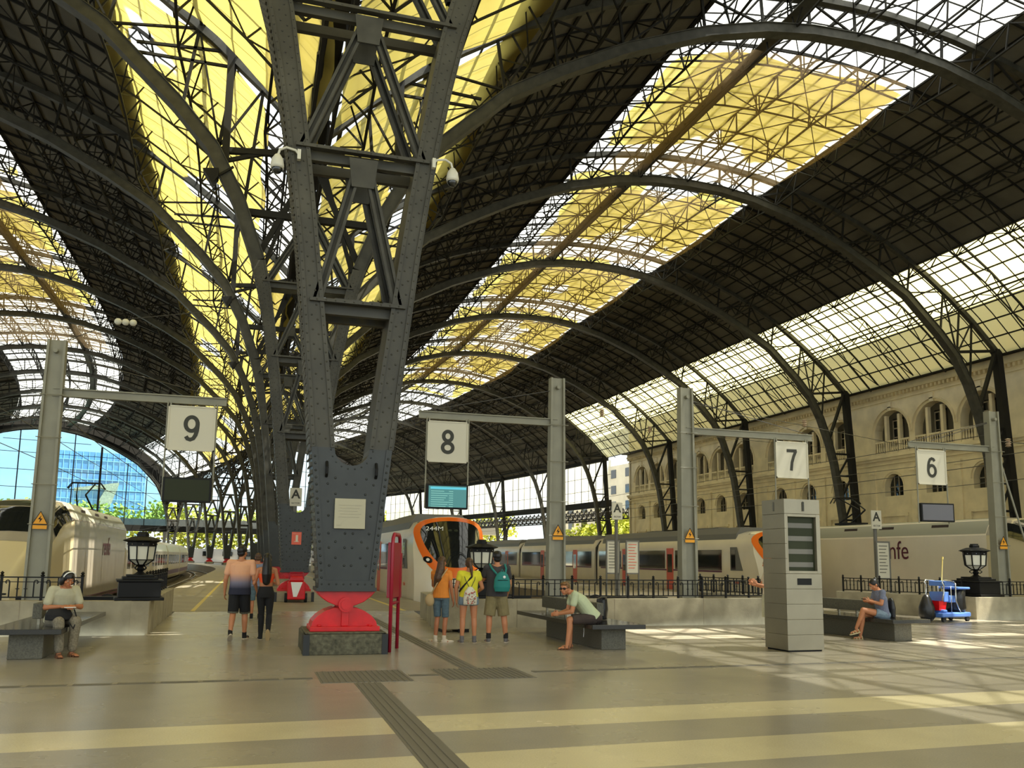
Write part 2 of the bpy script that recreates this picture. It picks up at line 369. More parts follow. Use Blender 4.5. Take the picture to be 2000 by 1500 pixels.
for i, (a, s0) in enumerate(((-1.5, 26.8), (4.58, 26.8), (16.3, 26.8), (22.0, 26.8))):
    struct('trim_%d' % (i+1), slab(a, a+0.12, s0, SEND, 0.0, 0.004), 'yellow')
tb = MB(); tb.box(-1.9, 6.0, 26.62, 26.74, -0.01, 0.004); struct('trim_5', tb, 'stone_dark')
ti = 6
for xc, y0 in ((-4.75, 25.2), (-8.05, 25.2), (7.62, 25.2), (13.0, 25.2), (25.4, 26), (30.4, 24.5), (-20, 26)):
    tr = thing('railway_track', {-4.75: 'empty curved track beside platform nine, polished rails', -8.05: 'track under the silver streamlined locomotive', 7.62: 'track under the orange-faced commuter train', 13.0: 'empty track behind the scrollwork fence between platforms', 25.4: 'track under the long white commuter train', 30.4: 'track under the white locomotive by the station building', -20: 'outer track beyond the silver locomotive'}[xc], 'track', group='railway tracks')
    for dx in (-0.78, 0.78): slab(xc+dx-0.035, xc+dx+0.035, y0, SEND+20, ZT, ZT+0.16, 5).build('rail', 'rail_steel', tr)
    sl = MB(); s = y0+0.5
    while s < 110:
        sl.box(xc-1.25, xc+1.25, s, s+0.25, ZT-0.03, ZT+0.03, fn=lambda x, y, z: W(y, x, z)); s += 0.7
    sl.build('sleepers', 'stone_dark', tr)
# dark drainage strip and tactile paving set in the floor
for i_, (xa, xb, sl_, nm_) in enumerate(((-4.0, 0.9, 0.03, 'left of the ribbed pads'), (2.2, 2.6, 0.03, 'between the two ribbed pads'), (4.0, 16.0, 0.035, 'toward the steel kiosk'))):
    st = MB(); x = xa
    while x < xb-0.05: st.box(x, min(x+0.5, xb), 12.0+x*sl_, 12.16+x*sl_, 0, 0.003); x += 0.5
    dc = tag(st.build('drain_channel', 'strip'), 'thin dark channel line in the floor '+nm_, 'drain', 'dark channel lines')
    st = MB(); x = xa+0.5
    while x < xb-0.05: st.box(x-0.03, x+0.03, 12.0+x*sl_, 12.165+x*sl_, 0.003, 0.005); x += 0.5
    if st.v: st.build('joint', 'platform', dc)
def tact(x0, x1, y0, y1, along='y', name=''):
    mb = MB(); mb.box(x0, x1, y0, y1, 0, 0.003)
    if along == 'y':
        x = x0+0.03
        while x < x1-0.03: mb.box(x, x+0.035, y0+0.02, y1-0.02, 0.003, 0.009); x += 0.075
    else:
        x = x0+0.03
        while x < x1-0.03: mb.box(x, x+0.03, y0+0.02, y1-0.02, 0.003, 0.009); x += 0.065
    return mb
g = 'ribbed tactile paving strips'
tag(tact(1.38, 1.72, 2.0, 11.55).build('tactile_paving', 'tactile'), 'long ribbed tactile strip leading from camera to the column plinth', 'tactile paving', g)
tag(tact(0.97, 2.17, 11.6, 12.75).build('tactile_paving', 'tactile'), 'square ribbed tactile pad in front of the rusty plinth', 'tactile paving', g)
tag(tact(2.62, 3.86, 11.6, 12.75).build('tactile_paving', 'tactile'), 'square ribbed tactile pad beside the plinth pad, nearer the bench', 'tactile paving', g)
tag(tact(3.07, 3.33, 12.8, 24.5).build('tactile_paving', 'tactile'), 'ribbed tactile strip running along platform eight past the three standing people', 'tactile paving', g)

# ---------------- roof ----------------
def sub(a, b, n): return [a+(b-a)*i/n for i in range(n+1)]
# gaps made in the glazing: (s0, s1, x0, x1) - added to cast the sun patches below
SUN_GAPS = [(13.6, 14.6, 20.8, 23.6), (12.0, 12.9, 20.9, 23.1), (16.0, 16.9, 30.4, 33.6), (9.4, 11.4, 26.0, 27.6), (11.7, 12.4, 28.8, 30.6), (14.6, 15.4, 32.4, 33.9), (15.0, 15.5, 6.6, 9.2),
        (37.0, 38.0, 5.8, 8.6), (41.0, 42.4, 5.8, 7.6), (33.8, 35.1, -0.3, 1.7), (37.6, 38.9, -0.3, 1.7), (44, 45, 5.2, 8.5), (8.0, 8.6, 33, 34)]
def roofstrip(v, u0, u1, s0, s1, nu, off=0.0, ns=1):
    if not any(s0 < (h[0]+h[1])/2 < s1 for h in SUN_GAPS) or s0 > SB:
        us = sub(u0, u1, nu); ss = sub(s0, s1, ns)
        return MB().grid([[W(s, xw(v, u), zr(u)+off) for u in us] for s in ss])
    mb = MB(); us = sub(u0, u1, max(8, int((u1-u0)/0.4))); ss = sub(s0, s1, 50)
    for i in range(len(ss)-1):
        for j in range(len(us)-1):
            s, x = (ss[i]+ss[i+1])/2, xw(v, (us[j]+us[j+1])/2)
            if any(h[0] < s < h[1] and h[2] < x < h[3] for h in SUN_GAPS): continue
            mb.add([W(a, xw(v, b), zr(b)+off) for a, b in ((ss[i], us[j]), (ss[i], us[j+1]), (ss[i+1], us[j+1]), (ss[i+1], us[j]))], [(0, 1, 2, 3)])
    return mb
KS = list(range(-1, 12))
for v in 'RL':
    for a, b, kk in ((-17.2, -7.3, KS), (7.3, 18.5, KS), (18.5, 25.9, KS if v == 'L' else [7, 8, 9, 10, 11])):
        mb = MB()
        for k in kk:
            us = sub(a, b, 8); ss = sub(sk(k), sk(k+1), 2 if sk(k+1) > SB else 1)
            mb.grid([[W(s, xw(v, u), zr(u)) for u in us] for s in ss])
            mb.grid([[W(s, xw(v, u), zr(u)+0.12) for u in us] for s in ss])
        ce = struct('ceiling', mb, 'roofing'); mb = MB()
        for k in kk:
            n = 8 if k < 7 else 4
            for i in range(n):
                s = sk(k)+PITCH*i/n; us = sub(a, b, 6)
                for j in range(6): mb.bar(W(s, xw(v, us[j]), zr(us[j])-0.05), W(s, xw(v, us[j+1]), zr(us[j+1])-0.05), 0.07, 0.1)
            for u in sub(a, b, int(round((b-a)/1.15))): mb.bar(W(sk(k), xw(v, u), zr(u)-0.06), W(sk(k+1), xw(v, u), zr(u)-0.06), 0.07, 0.08)
        mb.build('roof_batten', 'truss', ce)
wi = 1
for v in 'RL':
    for k in KS:
        s0, s1 = sk(k), sk(k+1)
        for (a, b, nu, mm, step) in ((-25.25, -23.4, 2, 'roof_glass', 0.9),) * (v == 'L') + ((-7.3, 7.3, 8, 'roof_glass', 1.2), (18.5, 25.6, 4, 'opal' if v == 'R' else 'roof_glass', 1.0), (-25.25 if v == 'R' else -23.4, -17.2, 4, 'valley_glass', 1.15)):
            if k < 0 and v == 'L': continue
            if a == 18.5 and (v == 'L' or k >= 7): continue
            o = struct('window_%d' % wi, roofstrip(v, a, b, s0, s1, nu, 0.02), mm); wi += 1
            bars = MB(); n = int(round((b-a)/step)); near = k < 7
            if mm != 'roof_glass' or True:
                for i in range(n+1):
                    u = a+(b-a)*i/n
                    bars.bar(W(s0, xw(v, u), zr(u)-0.03), W(s1, xw(v, u), zr(u)-0.03), 0.10 if mm == 'opal' else 0.07, 0.09)
                m = 14 if near else 8
                for j in range(m):
                    s = s0+(s1-s0)*(j+0.5)/m; us = sub(a, b, 3 if b-a < 9 else 6)
                    for i in range(len(us)-1): bars.bar(W(s, xw(v, us[i]), zr(us[i])-0.01), W(s, xw(v, us[i+1]), zr(us[i+1])-0.01), 0.05, 0.06)
            bars.build('glazing_bar', 'truss', o)
# lattice members under the roof skin
def nodes_u(v): return [-24.2, -20.8, -17.4, -14.0, -10.6, -7.2, -3.6, 0.0, 3.6, 7.2, 11.0, 14.8, 18.4, 21.8]
for v in 'RL':
    for k in range(0, 12):
        s0, s1 = sk(k), sk(k+1); near = k < 6
        nb = 8 if near else 6
        for j, u in enumerate(nodes_u(v)):
            if v == 'L' and u > 12 : continue
            mb = MB(); dep = 1.5 if abs(u) < 18 else 1.1
            nrm = Vector((-(u/34.2) if v == 'R' else (u/34.2), 0, -math.sqrt(1-(u/34.2)**2)))
            def P(s, d):
                t = max(0, (s-SB)/RAD); n2 = Vector((nrm.x*math.cos(t), nrm.x*math.sin(t), nrm.z))
                return W(s, xw(v, u), zr(u)-0.12)+n2*d
            ss = sub(s0, s1, nb); wv = 0.085 if near else 0.11
            for i in range(nb):
                d0 = dep*(1.15-0.3*math.sin(PI*i/nb)) if True else dep; d1 = dep*(1.15-0.3*math.sin(PI*(i+1)/nb))
                mb.bar(P(ss[i], 0), P(ss[i+1], 0), wv*1.3, 0.1); mb.bar(P(ss[i], d0), P(ss[i+1], d1), wv*1.2, 0.08)
                mb.bar(P(ss[i], 0), P(ss[i], d0), wv*0.8)
                if i % 2: mb.bar(P(ss[i], 0), P(ss[i+1], d1), wv*0.7)
                else: mb.bar(P(ss[i], d0), P(ss[i+1], 0), wv*0.7)
            reg = 'valley glazing' if u < -17.4 else 'outer glazing' if u > 18.4 else 'ridge skylight' if abs(u) < 7.3 else 'dark roofing'
            tag(mb.build('purlin_truss', 'truss'), 'lattice purlin %s from the outer wall, %s bay of the %s' % (ORD[len(nodes_u(v))-1-j] if len(nodes_u(v))-1-j < 13 else 'last', ORD[k], VN[v]), 'roof truss', 'purlin trusses under the '+reg+' of the '+VN[v])
        # secondary lattice rafters
        for q in ((0.25, 0.5, 0.75) if k < 8 else (0.5,)):
            s = s0+(s1-s0)*q; mb = MB(); us = sub(-25.0, 25.4 if v == 'R' else 14, 22); dep = 0.95
            pts = []
            for i, u in enumerate(us):
                nr = Vector((-(u/34.2) if v == 'R' else (u/34.2), 0, -math.sqrt(1-(u/34.2)**2)))
                p = W(s, xw(v, u), zr(u)-0.12); pts.append((p, p+nr*dep))
            for i in range(len(us)-1):
                mb.bar(pts[i][0], pts[i+1][0], 0.09); mb.bar(pts[i][1], pts[i+1][1], 0.08)
                mb.bar(pts[i][0], pts[i][1], 0.055)
                mb.bar(pts[i][i % 2], pts[i+1][1-i % 2], 0.05)
            tag(mb.build('rafter_truss', 'truss'), '%s thin lattice rafter of the %s bay in the %s' % (ORD[int(q*4)-1], ORD[k], VN[v]), 'roof truss', 'thin lattice rafters of the '+VN[v])
        # star bracing on the ridge
        if k < 7:
            mb = MB(); sm = sub(s0, s1, 4)
            for i in range(4):
                for (a, b) in ((-7.2, -3.6), (-3.6, 0), (0, 3.6), (3.6, 7.2)):
                    for (p, q2) in ((a, b), (b, a)):
                        mb.bar(W(sm[i], xw(v, p), zr(p)-0.75), W(sm[i+1], xw(v, q2), zr(q2)-0.75), 0.05)
            tag(mb.build('wind_bracing', 'truss'), 'star-shaped tie rods under the ridge skylight, %s bay of the %s' % (ORD[k], VN[v]), 'roof bracing', 'ridge tie rods of the '+VN[v])
# main arches
def low_pts(v, inner):
    pts = []
    for i, (u, z) in enumerate(LOW):
        a = LOW[max(0, i-1)]; b = LOW[min(len(LOW)-1, i+1)]; t = Vector((b[0]-a[0], 0, b[1]-a[1])).normalized(); n = Vector((-t.z, 0, t.x))
        if n.x < 0 and i < 6: n = -n
        if n.z < 0 and i >= 6: n = -n
        th = 0.0 if not inner else (0.46 if z > 4 else 0.30)
        pts.append((u+n.x*th, z+n.z*th))
    return pts
LI, LO = low_pts('R', False), low_pts('R', True)
LI[-1] = (0, 26.45); LO[-1] = (0, 26.9)
def sweep(s, v, A, B, wd, mb):
    """box rib between the curves A (underside) and B, wd wide along the track, with flange plates"""
    def pt(c, ds): return W(s+ds, xw(v, c[0]), c[1])
    for i in range(len(A)-1):
        vs = [pt(A[i], -wd/2), pt(A[i], wd/2), pt(B[i], wd/2), pt(B[i], -wd/2), pt(A[i+1], -wd/2), pt(A[i+1], wd/2), pt(B[i+1], wd/2), pt(B[i+1], -wd/2)]
        mb.add(vs, [(0, 1, 5, 4), (1, 2, 6, 5), (2, 3, 7, 6), (3, 0, 4, 7)] + ([(0, 3, 2, 1)] if i == 0 else []) + ([(4, 5, 6, 7)] if i == len(A)-2 else []))
        for cc in (A, B):
            a, b = pt(cc[i], 0), pt(cc[i+1], 0); mb.bar(a, b, wd+0.14, 0.035, upv=(0, 0, 1) if abs((b-a).normalized().z) < 0.7 else (1, 0, 0))
    return mb
def seg_curve(c, umin, zlo):
    return [p for p in c if p[1] >= zlo]
for v in 'RL':
    for k in range(1, 13):
        s = sk(k)
        t = thing('roof_arch', '%s great riveted iron arch of the %s, counted from the camera' % (ORD[k-1], VN[v]), 'arch', group='great arches of the '+VN[v])
        n0 = 7    # from the column head
        Ai = [(-a, b) for a, b in LI[n0:]]+[(a, b) for a, b in LI[::-1][1:]]; Bi = [(-a, b) for a, b in LO[n0:]]+[(a, b) for a, b in LO[::-1][1:]]
        if v == 'L': Ai = [p for p in Ai]; Bi = [p for p in Bi]
        sweep(s, v, Ai, Bi, 0.46, MB()).build('lower_rib', 'iron', t)
        mb = MB(); us = sub(-25.2, 25.2, 26)
        for i in range(26):
            mb.bar(W(s, xw(v, us[i]), zr(us[i])-0.2), W(s, xw(v, us[i+1]), zr(us[i+1])-0.2), 0.34, 0.3)
        mb.build('upper_rib', 'iron', t)
        mb = MB(); L = []
        for (a, b) in LO[8:]: L.append((a, b))
        full = [(-a, b) for a, b in L]+[(a, b) for a, b in L[::-1][1:]]
        for i, (a, b) in enumerate(full):
            uu = a*1.02; p = W(s, xw(v, a), b); q = W(s, xw(v, uu), zr(uu)-0.25)
            mb.bar(p, q, 0.12, 0.1)
            if i+1 < len(full):
                a2, b2 = full[i+1]; mb.bar(p if i % 2 else q, W(s, xw(v, a2*1.02), zr(a2*1.02)-0.25) if i % 2 else W(s, xw(v, a2), b2), 0.1, 0.08)
        mb.build('web_bracing', 'truss', t)
        # wall side post with strut
        mb = MB(); xo = 25.2+1.4
        mb.bar(W(s, xw(v, xo-0.2), 0 if v == 'R' else 0), W(s, xw(v, 25.3), 17.4), 0.5, 0.55); mb.build('wall_post', 'truss', t)
        mb = MB(); mb.bar(W(s, xw(v, 23.3), 12.6), W(s, xw(v, 25.2), 17.2), 0.32, 0.16)
        for z0, z1 in ((1.5, 3.5), (3.5, 5.5), (5.5, 7.5), (7.5, 9.5), (9.5, 11.5)):
            def ux(z):
                for i in range(len(LO)-1):
                    if LO[i][1] <= z <= LO[i+1][1]:
                        tt = (z-LO[i][1])/(LO[i+1][1]-LO[i][1]); return LO[i][0]+(LO[i+1][0]-LO[i][0])*tt
                return 24.9
            if v == 'R' or k > 8:
                mb.bar(W(s, xw(v, ux(z0)), z0), W(s, xw(v, 26.2-z1*0.055), z1), 0.14); mb.bar(W(s, xw(v, ux(z1)), z1), W(s, xw(v, 26.2-z1*0.055), z1), 0.16)
        mb.bar(W(s, xw(v, 21.4), 16.9), W(s, xw(v, 25.3), 17.3), 0.22, 0.18)
        mb.build('strut', 'truss', t)
# ---------------- centre trestle columns ----------------
HO = [(1.08, .46), (2.2, .57), (3.45, .69), (4.4, .78), (5.8, .93), (7.0, 1.06), (8.1, 1.21), (9.3, 1.39), (10.3, 1.57), (11.4, 1.80), (12.4, 2.08)]
HI = [(3.45, .30), (4.4, .40), (5.8, .57), (7.0, .72), (8.1, .86), (9.3, 1.03), (10.3, 1.18), (11.4, 1.36), (12.4, 1.60)]
def itp(T, z):
    for i in range(len(T)-1):
        if T[i][0] <= z <= T[i+1][0]: return T[i][1]+(T[i+1][1]-T[i][1])*(z-T[i][0])/(T[i+1][0]-T[i][0])
    return T[-1][1]+(z-T[-1][0])*0.55
def rivet(mb, x, y, z, r=0.02, nrm='y'):
    r = r*1.15
    # low dome facing -y or -x
    n = 6; vs = []; a = [(r, 0), (r*0.6, r*0.55)]
    for rr, h in a:
        for k in range(n):
            t = 2*PI*k/n
            vs.append((x+rr*math.cos(t), y-h, z+rr*math.sin(t)) if nrm == 'y' else (x-h, y+rr*math.cos(t), z+rr*math.sin(t)))
    vs.append((x, y-r*0.75, z) if nrm == 'y' else (x-r*0.75, y, z))
    fs = [(k, (k+1) % n, n+(k+1) % n, n+k) for k in range(n)]+[(n+k, n+(k+1) % n, 2*n) for k in range(n)]
    mb.add(vs, fs)
def column(k):
    s = sk(k); th = max(0, (s-SB)/RAD); near = k <= 2
    names = ['riveted iron trestle column nearest the camera on red rocker feet and mossy plinth', 'second riveted trestle column with a red fire notice, behind the nearest one']
    lb = names[k-1] if k <= 2 else '%s iron trestle column of the row receding down the platform' % ORD[k-1]
    p = W(s, XC, 0); t = thing('trestle_column', lb, 'column', p, th, 'trestle columns between the vaults')
    D = 0.42
    # base plate with U cut
    mb = MB(); arc = [(0.30*math.cos(a), 3.45-0.30*math.sin(a)) for a in sub(0, PI, 10)]
    right = [(w_, z) for z, w_ in HO[:3]]; left = [(-w_, z) for z, w_ in HO[:3]][::-1]
    n = len(arc)
    half = [(0, 1.08)]+right+[a for a in arc if a[0] >= -1e-6]
    mb.prism(half, -D, D); mb.prism([(-x, z) for x, z in half], -D, D)
    for sgn in (-1, 1):      # edge angles
        for i in range(2):
            mb.bar((sgn*(HO[i][1]-0.05), -D-0.012, HO[i][0]), (sgn*(HO[i+1][1]-0.05), -D-0.012, HO[i+1][0]), 0.1, 0.024, upv=(0, 1, 0))
    mb.bar((-0.47, -D-0.02, 1.14), (0.47, -D-0.02, 1.14), 0.12, 0.03, upv=(0, 1, 0))
    mb.box(-0.50, 0.50, -D-0.04, D+0.04, 1.02, 1.08)
    if near:
        z = 1.25
        while z < 3.4:
            h = itp(HO, z)
            for sgn in (-1, 1): rivet(mb, sgn*(h-0.05), -D-0.024, z)
            z += 0.12
        for i, z in enumerate([1.45, 1.72, 1.99, 2.26, 2.53, 2.80]):
            h = itp(HO, z)
            for f_ in (-0.62, -0.12, 0.12, 0.62): rivet(mb, f_*h, -D, z+0.03*(i % 2))
            for f_ in (-0.42, 0.42): rivet(mb, f_*h, -D, z+0.13)
        for x in sub(-0.42, 0.42, 7): rivet(mb, x, -D-0.035, 1.14, 0.016)
        for a in sub(0.1, PI-0.1, 9): rivet(mb, 0.36*math.cos(a), -D, 3.45-0.36*math.sin(a), 0.014)
    mb.build('base_plate', 'iron_plate', t)
    for sgn in (-1, 1):
        mb = MB(); zs = [z for z, _ in HI]
        for i in range(len(zs)-1):
            a0, b0, a1, b1 = itp(HI, zs[i]), itp(HO, zs[i]), itp(HI, zs[i+1]), itp(HO, zs[i+1])
            poly = [(sgn*a0, zs[i]), (sgn*b0, zs[i]), (sgn*b1, zs[i+1]), (sgn*a1, zs[i+1])]
            if sgn < 0: poly = poly[::-1]
            mb.prism(poly, -D, D)
            for yy in (-D-0.015, D+0.015):
                for q0, q1 in ((b0-0.03, b1-0.03), (a0+0.03, a1+0.03)): mb.bar((sgn*q0, yy, zs[i]), (sgn*q1, yy, zs[i+1]), 0.07, 0.03, upv=(0, 1, 0))
            mb.bar((sgn*(b0+0.012), 0, zs[i]), (sgn*(b1+0.012), 0, zs[i+1]), 2*D+0.06, 0.022, upv=(1, 0, 0))
        if near:
            z = 3.5
            while z < 12.3:
                o_, i_ = itp(HO, z), itp(HI, z)
                rivet(mb, sgn*(o_-0.035), -D-0.03, z, 0.015); rivet(mb, sgn*(i_+0.035), -D-0.03, z, 0.015)
                z += 0.16
            z = 3.6
            while z < 12.2:
                o_, i_ = itp(HO, z), itp(HI, z)
                rivet(mb, sgn*(i_+(o_-i_)*0.36), -D, z, 0.017); rivet(mb, sgn*(i_+(o_-i_)*0.64), -D, z+0.08, 0.017)
                z += 0.26 if z < 9 else 0.2
            if sgn < 0:
                z = 1.2
                while z < 12.2:
                    o_ = itp(HO, z); mb.box(-o_-0.04, -o_, -D-0.01, -D+0.09, z-0.035, z+0.035)
                    for yy in sub(-D+0.14, D-0.04, 4): rivet(mb, -o_-0.012, yy, z, 0.028, 'x')
                    z += 0.13
        mb.build('leg', 'iron_light' if near else 'iron', t)
    for zc in (6.0, 8.8, 11.6):
        h = itp(HI, zc)+0.12; mb = MB()
        for yy in (-D, D):
            sy = 1 if yy > 0 else -1
            mb.box(-h-0.12, h+0.12, yy-0.07, yy+0.07, zc, zc+0.06); mb.box(-h+0.12, h-0.12, yy-sy*0.14-0.015, yy-sy*0.14+0.015, zc-0.16, zc+0.02); mb.box(-h+0.12, h-0.12, yy-sy*0.14-0.06, yy-sy*0.14+0.06, zc-0.18, zc-0.15)
            for x in sub(-h, h, 9): rivet(mb, x, yy-0.07, zc+0.03, 0.014)
        if zc == 6.0:
            for x in (-0.4, -0.1, 0.2, 0.45): mb.box(x, x+0.18, -0.4, 0.4, zc+0.06, zc+0.1)
        mb.build('cross_beam', 'iron_light' if near else 'iron', t)
    for zt_, zb in ((8.6, 6.05), (11.4, 8.85), (14.3, 11.65)):
        mb = MB(); hb = itp(HI, zb)+0.1
        for yy in (-D+0.06, D-0.06):
            for sgn in (-1, 1):
                for off in (-0.075, 0.075): mb.bar((sgn*0.09+off*0.8, yy, zt_), (sgn*hb+off*0.8, yy, zb), 0.05, 0.12, upv=(0, 1, 0))
                mb.bar((sgn*0.09, yy+0.03, zt_), (sgn*hb, yy+0.03, zb), 0.15, 0.02, upv=(0, 1, 0))
            mb.prism([(-0.26, zt_+0.12), (0.26, zt_+0.12), (0.2, zt_-0.42), (-0.2, zt_-0.42)], yy-0.09, yy-0.07)
        mb.build('brace', 'iron', t)
    # upper fork: posts to the valley, ties, plus the lacing between the planes
    mb = MB()
    for sgn in (-1, 1):
        mb.box(sgn*3.24-0.13, sgn*3.24+0.13, -0.2, 0.2, 16.0, 21.0)
        mb.bar((sgn*3.6, 0, 16.6), (sgn*0.2, 0, 16.9), 0.2, 0.22); mb.bar((sgn*2.0, 0, 12.4), (0, 0, 16.7), 0.2, 0.2)
        mb.bar((sgn*3.3, 0, 16.2), (0, 0, 17.4), 0.14, 0.14); mb.bar((sgn*1.6, 0, 12.4), (sgn*0.15, 0, 17.2), 0.14)
        mb.bar((sgn*3.24, 0, 20.6), (sgn*6.6, 0, 20.4), 0.1); mb.bar((sgn*3.24, 0, 20.0), (sgn*6.6, 0, 20.0), 0.1)
    mb.box(-2.6, 2.6, -0.12, 0.12, 14.2, 14.45)
    mb.build('upper_fork', 'truss', t)
    # red rocker bearing
    mb = MB()
    top = [(-0.50, 1.02), (-0.42, 0.93), (-0.30, 0.84), (-0.15, 0.78), (0.15, 0.78), (0.30, 0.84), (0.42, 0.93), (0.50, 1.02)]
    mb.prism(top, -0.36, 0.36); mb.build('rocker_head', 'red', t, bevel=0.01)
    mb = MB(); bot = [(-0.56, 0.42), (-0.53, 0.52), (-0.45, 0.61), (-0.33, 0.69), (-0.18, 0.745), (0.18, 0.745), (0.33, 0.69), (0.45, 0.61), (0.53, 0.52), (0.56, 0.42)]
    mb.prism(bot, -0.30, 0.36); mb.box(-0.58, 0.58, -0.44, 0.42, 0.36, 0.44); mb.box(-0.06, 0.06, -0.36, -0.28, 0.44, 0.7)
    for sx_ in (-0.42, 0.42): mb.lathe((sx_, -0.37, 0.44), [(0.04, 0), (0.04, 0.03)], 6)
    mb.build('rocker_foot', 'red', t, bevel=0.01)
    mb = MB(); pts = [(0, -0.43, 0.80), (0, 0.43, 0.80)]; mb.tube(pts, 0.125, 18); mb.tube([(0, -0.455, 0.8), (0, -0.43, 0.8)], 0.085, 16); mb.build('hinge_pin', 'red', t, smooth=False)
    # plinth
    mb = MB(); mb.box(-0.68, 0.68, -0.66, 0.92, 0.0, 0.33); mb.box(-0.66, 0.66, -0.6, 0.8, 0.33, 0.36); mb.build('plinth', 'mossy' if k == 1 else 'concrete', t, bevel=0.015)
    mb = MB()
    for x in (-0.69, 0.59): mb.box(x, x+0.10, -0.675, -0.3, 0, 0.33)
    mb.build('corner_iron', 'black_edge', t)
    if k == 1:
        mb = MB(); mb.box(-0.26, 0.26, -D-0.06, -D-0.02, 2.07, 2.58); pq = mb.build('plaque', 'plaque', t, bevel=0.006)
        pq['label'] = 'pale engraved plaque'
        for i, (ln, zz) in enumerate((('ESTACION DE FRANCIA', 2.47), ('BARCELONA', 2.41), ('ANDENES Y MARQUESINA', 2.35), ('1929', 2.29))):
            pass
        mb = MB()
        for i, zz in enumerate((2.47, 2.42, 2.37, 2.32, 2.27)): mb.box(-0.19+0.02*(i % 2), 0.19-0.03*(i % 3), -D-0.064, -D-0.06, zz-0.008, zz+0.006)
        mb.box(-0.22, -0.14, -D-0.064, -D-0.06, 2.12, 2.135); mb.build('engraved_lines', 'engrave', pq)
        for sgn in (-1, 1):
            mb = MB(); mb.tube([(sgn*0.42, -D-0.02, 2.95), (sgn*0.42, -D-0.09, 3.0), (sgn*0.42, -D-0.1, 3.1), (sgn*0.42, -D-0.02, 3.2)], 0.025, 8); mb.build('iron_hook', 'black', t)
    if k == 2:
        mb = MB(); mb.box(-0.17, 0.17, -D-0.03, -D-0.01, 2.0, 2.45); q = mb.build('fire_notice', 'door_red', t); q['label'] = 'red fire-hose notice'
        mb = MB(); mb.box(-0.03, 0.05, -D-0.036, -D-0.03, 2.12, 2.34); mb.box(-0.09, 0.09, -D-0.036, -D-0.03, 2.1, 2.12); mb.box(-0.14, 0.14, -D-0.036, -D-0.03, 2.385, 2.39); mb.build('pictogram', 'sign_white', q)
for k in range(1, 13): column(k)
# valley gutter beams
for k in range(0, 12):
    mb = MB(); s0, s1 = sk(k), sk(k+1)
    mb.bar(W(s0, XC, 17.4), W(s1, XC, 17.4), 0.7, 0.25)
    ss = sub(s0, s1, 8)
    for sgn in (-1, 1):
        mb.bar(W(s0, XC+sgn*0.35, 16.1), W(s1, XC+sgn*0.35, 16.1), 0.12)
        for i in range(8):
            mb.bar(W(ss[i], XC+sgn*0.35, 17.3 if i % 2 else 16.1), W(ss[i+1], XC+sgn*0.35, 16.1 if i % 2 else 17.3), 0.09)
            mb.bar(W(ss[i], XC+sgn*0.35, 16.1), W(ss[i], XC+sgn*0.35, 17.3), 0.09)
    tag(mb.build('gutter_girder', 'truss'), 'lattice gutter girder above the column row, %s bay from camera' % ORD[k], 'girder', 'valley gutter girders')
# walkways under the ridge
for v in 'RL':
    for k in range(1, 12):
        mb = MB(); s0, s1 = sk(k), sk(k+1); ss = sub(s0, s1, 8)
        def K(s, du, dz): return W(s, xw(v, -3.3+du), zr(-3.3)-1.25+dz)
        mb.add([K(s0, -0.42, 0), K(s1, -0.42, 0), K(s1, 0.42, 0), K(s0, 0.42, 0), K(s0, -0.42, 0.05), K(s1, -0.42, 0.05), K(s1, 0.42, 0.05), K(s0, 0.42, 0.05)], [(0, 1, 2, 3), (4, 7, 6, 5), (0, 4, 5, 1), (2, 6, 7, 3)])
        for sg in (-0.44, 0.44):
            mb.bar(K(s0, sg, 0.9), K(s1, sg, 0.9), 0.05); mb.bar(K(s0, sg, 0.5), K(s1, sg, 0.5), 0.035)
            for s in ss: mb.bar(K(s, sg, 0), K(s, sg, 1.1), 0.05)
        tag(mb.build('roof_walkway', 'iron_light'), 'maintenance walkway with handrails under the ridge, %s bay of the %s' % (ORD[k], VN[v]), 'walkway', 'ridge walkways of the '+VN[v])
# shade cloths
def cloth(v, k, a, b, m, lab, off, e0=0.3, e1=0.3, sag=0.35):
    s0, s1 = sk(k)+e0, sk(k+1)-e1; us = sub(a, b, 12); ss = sub(s0, s1, 14); rows = []
    for i, s in enumerate(ss):
        t = i/14.0; row = []
        for j, u in enumerate(us):
            dz = -off-sag*math.sin(PI*t)*(0.6+0.4*math.sin(j*1.3+k))-0.08*math.sin(i*2.1+j*0.9+k)
            row.append(W(s+0.25*math.sin(j*0.8+k)*(1 if i in (0, 14) else 0.3), xw(v, u+0.15*math.sin(i*1.1+k)), zr(u)+dz))
        rows.append(row)
    o = MB().grid(rows).build('shade_cloth', m, smooth=True)
    return tag(o, lab, 'sunshade', 'yellow shade cloths under the glazing')
for k in range(-1, 10):
    for v in 'RL':
        if k >= (2 if v == 'R' else 0) and k <= (7 if v == 'R' else 5):
            cloth(v, k, -6.6, 6.9, 'shade_ridge', 'yellow shade cloth with gaps under the ridge skylight, %s bay of the %s' % (ORD[k] if k >= 0 else 'overhead', VN[v]), 0.12, 5.2 if (k == 2 and v == 'R') else 3.0, 1.3, 0.1)
        cloth(v, k, -24.6 if v == 'R' else (-23.3 if k == 2 else -25.2), -16.2, 'shade_valley' if k > 1 else 'sun_block_cloth', 'amber shade cloth hung under the valley glazing, %s bay, %s flank' % (ORD[k] if k >= 0 else 'overhead', VN[v].split(' ')[0]), 0.42, 0.15, 0.5, 0.12)  # cloths over the unseen near bays are added to shade the floor

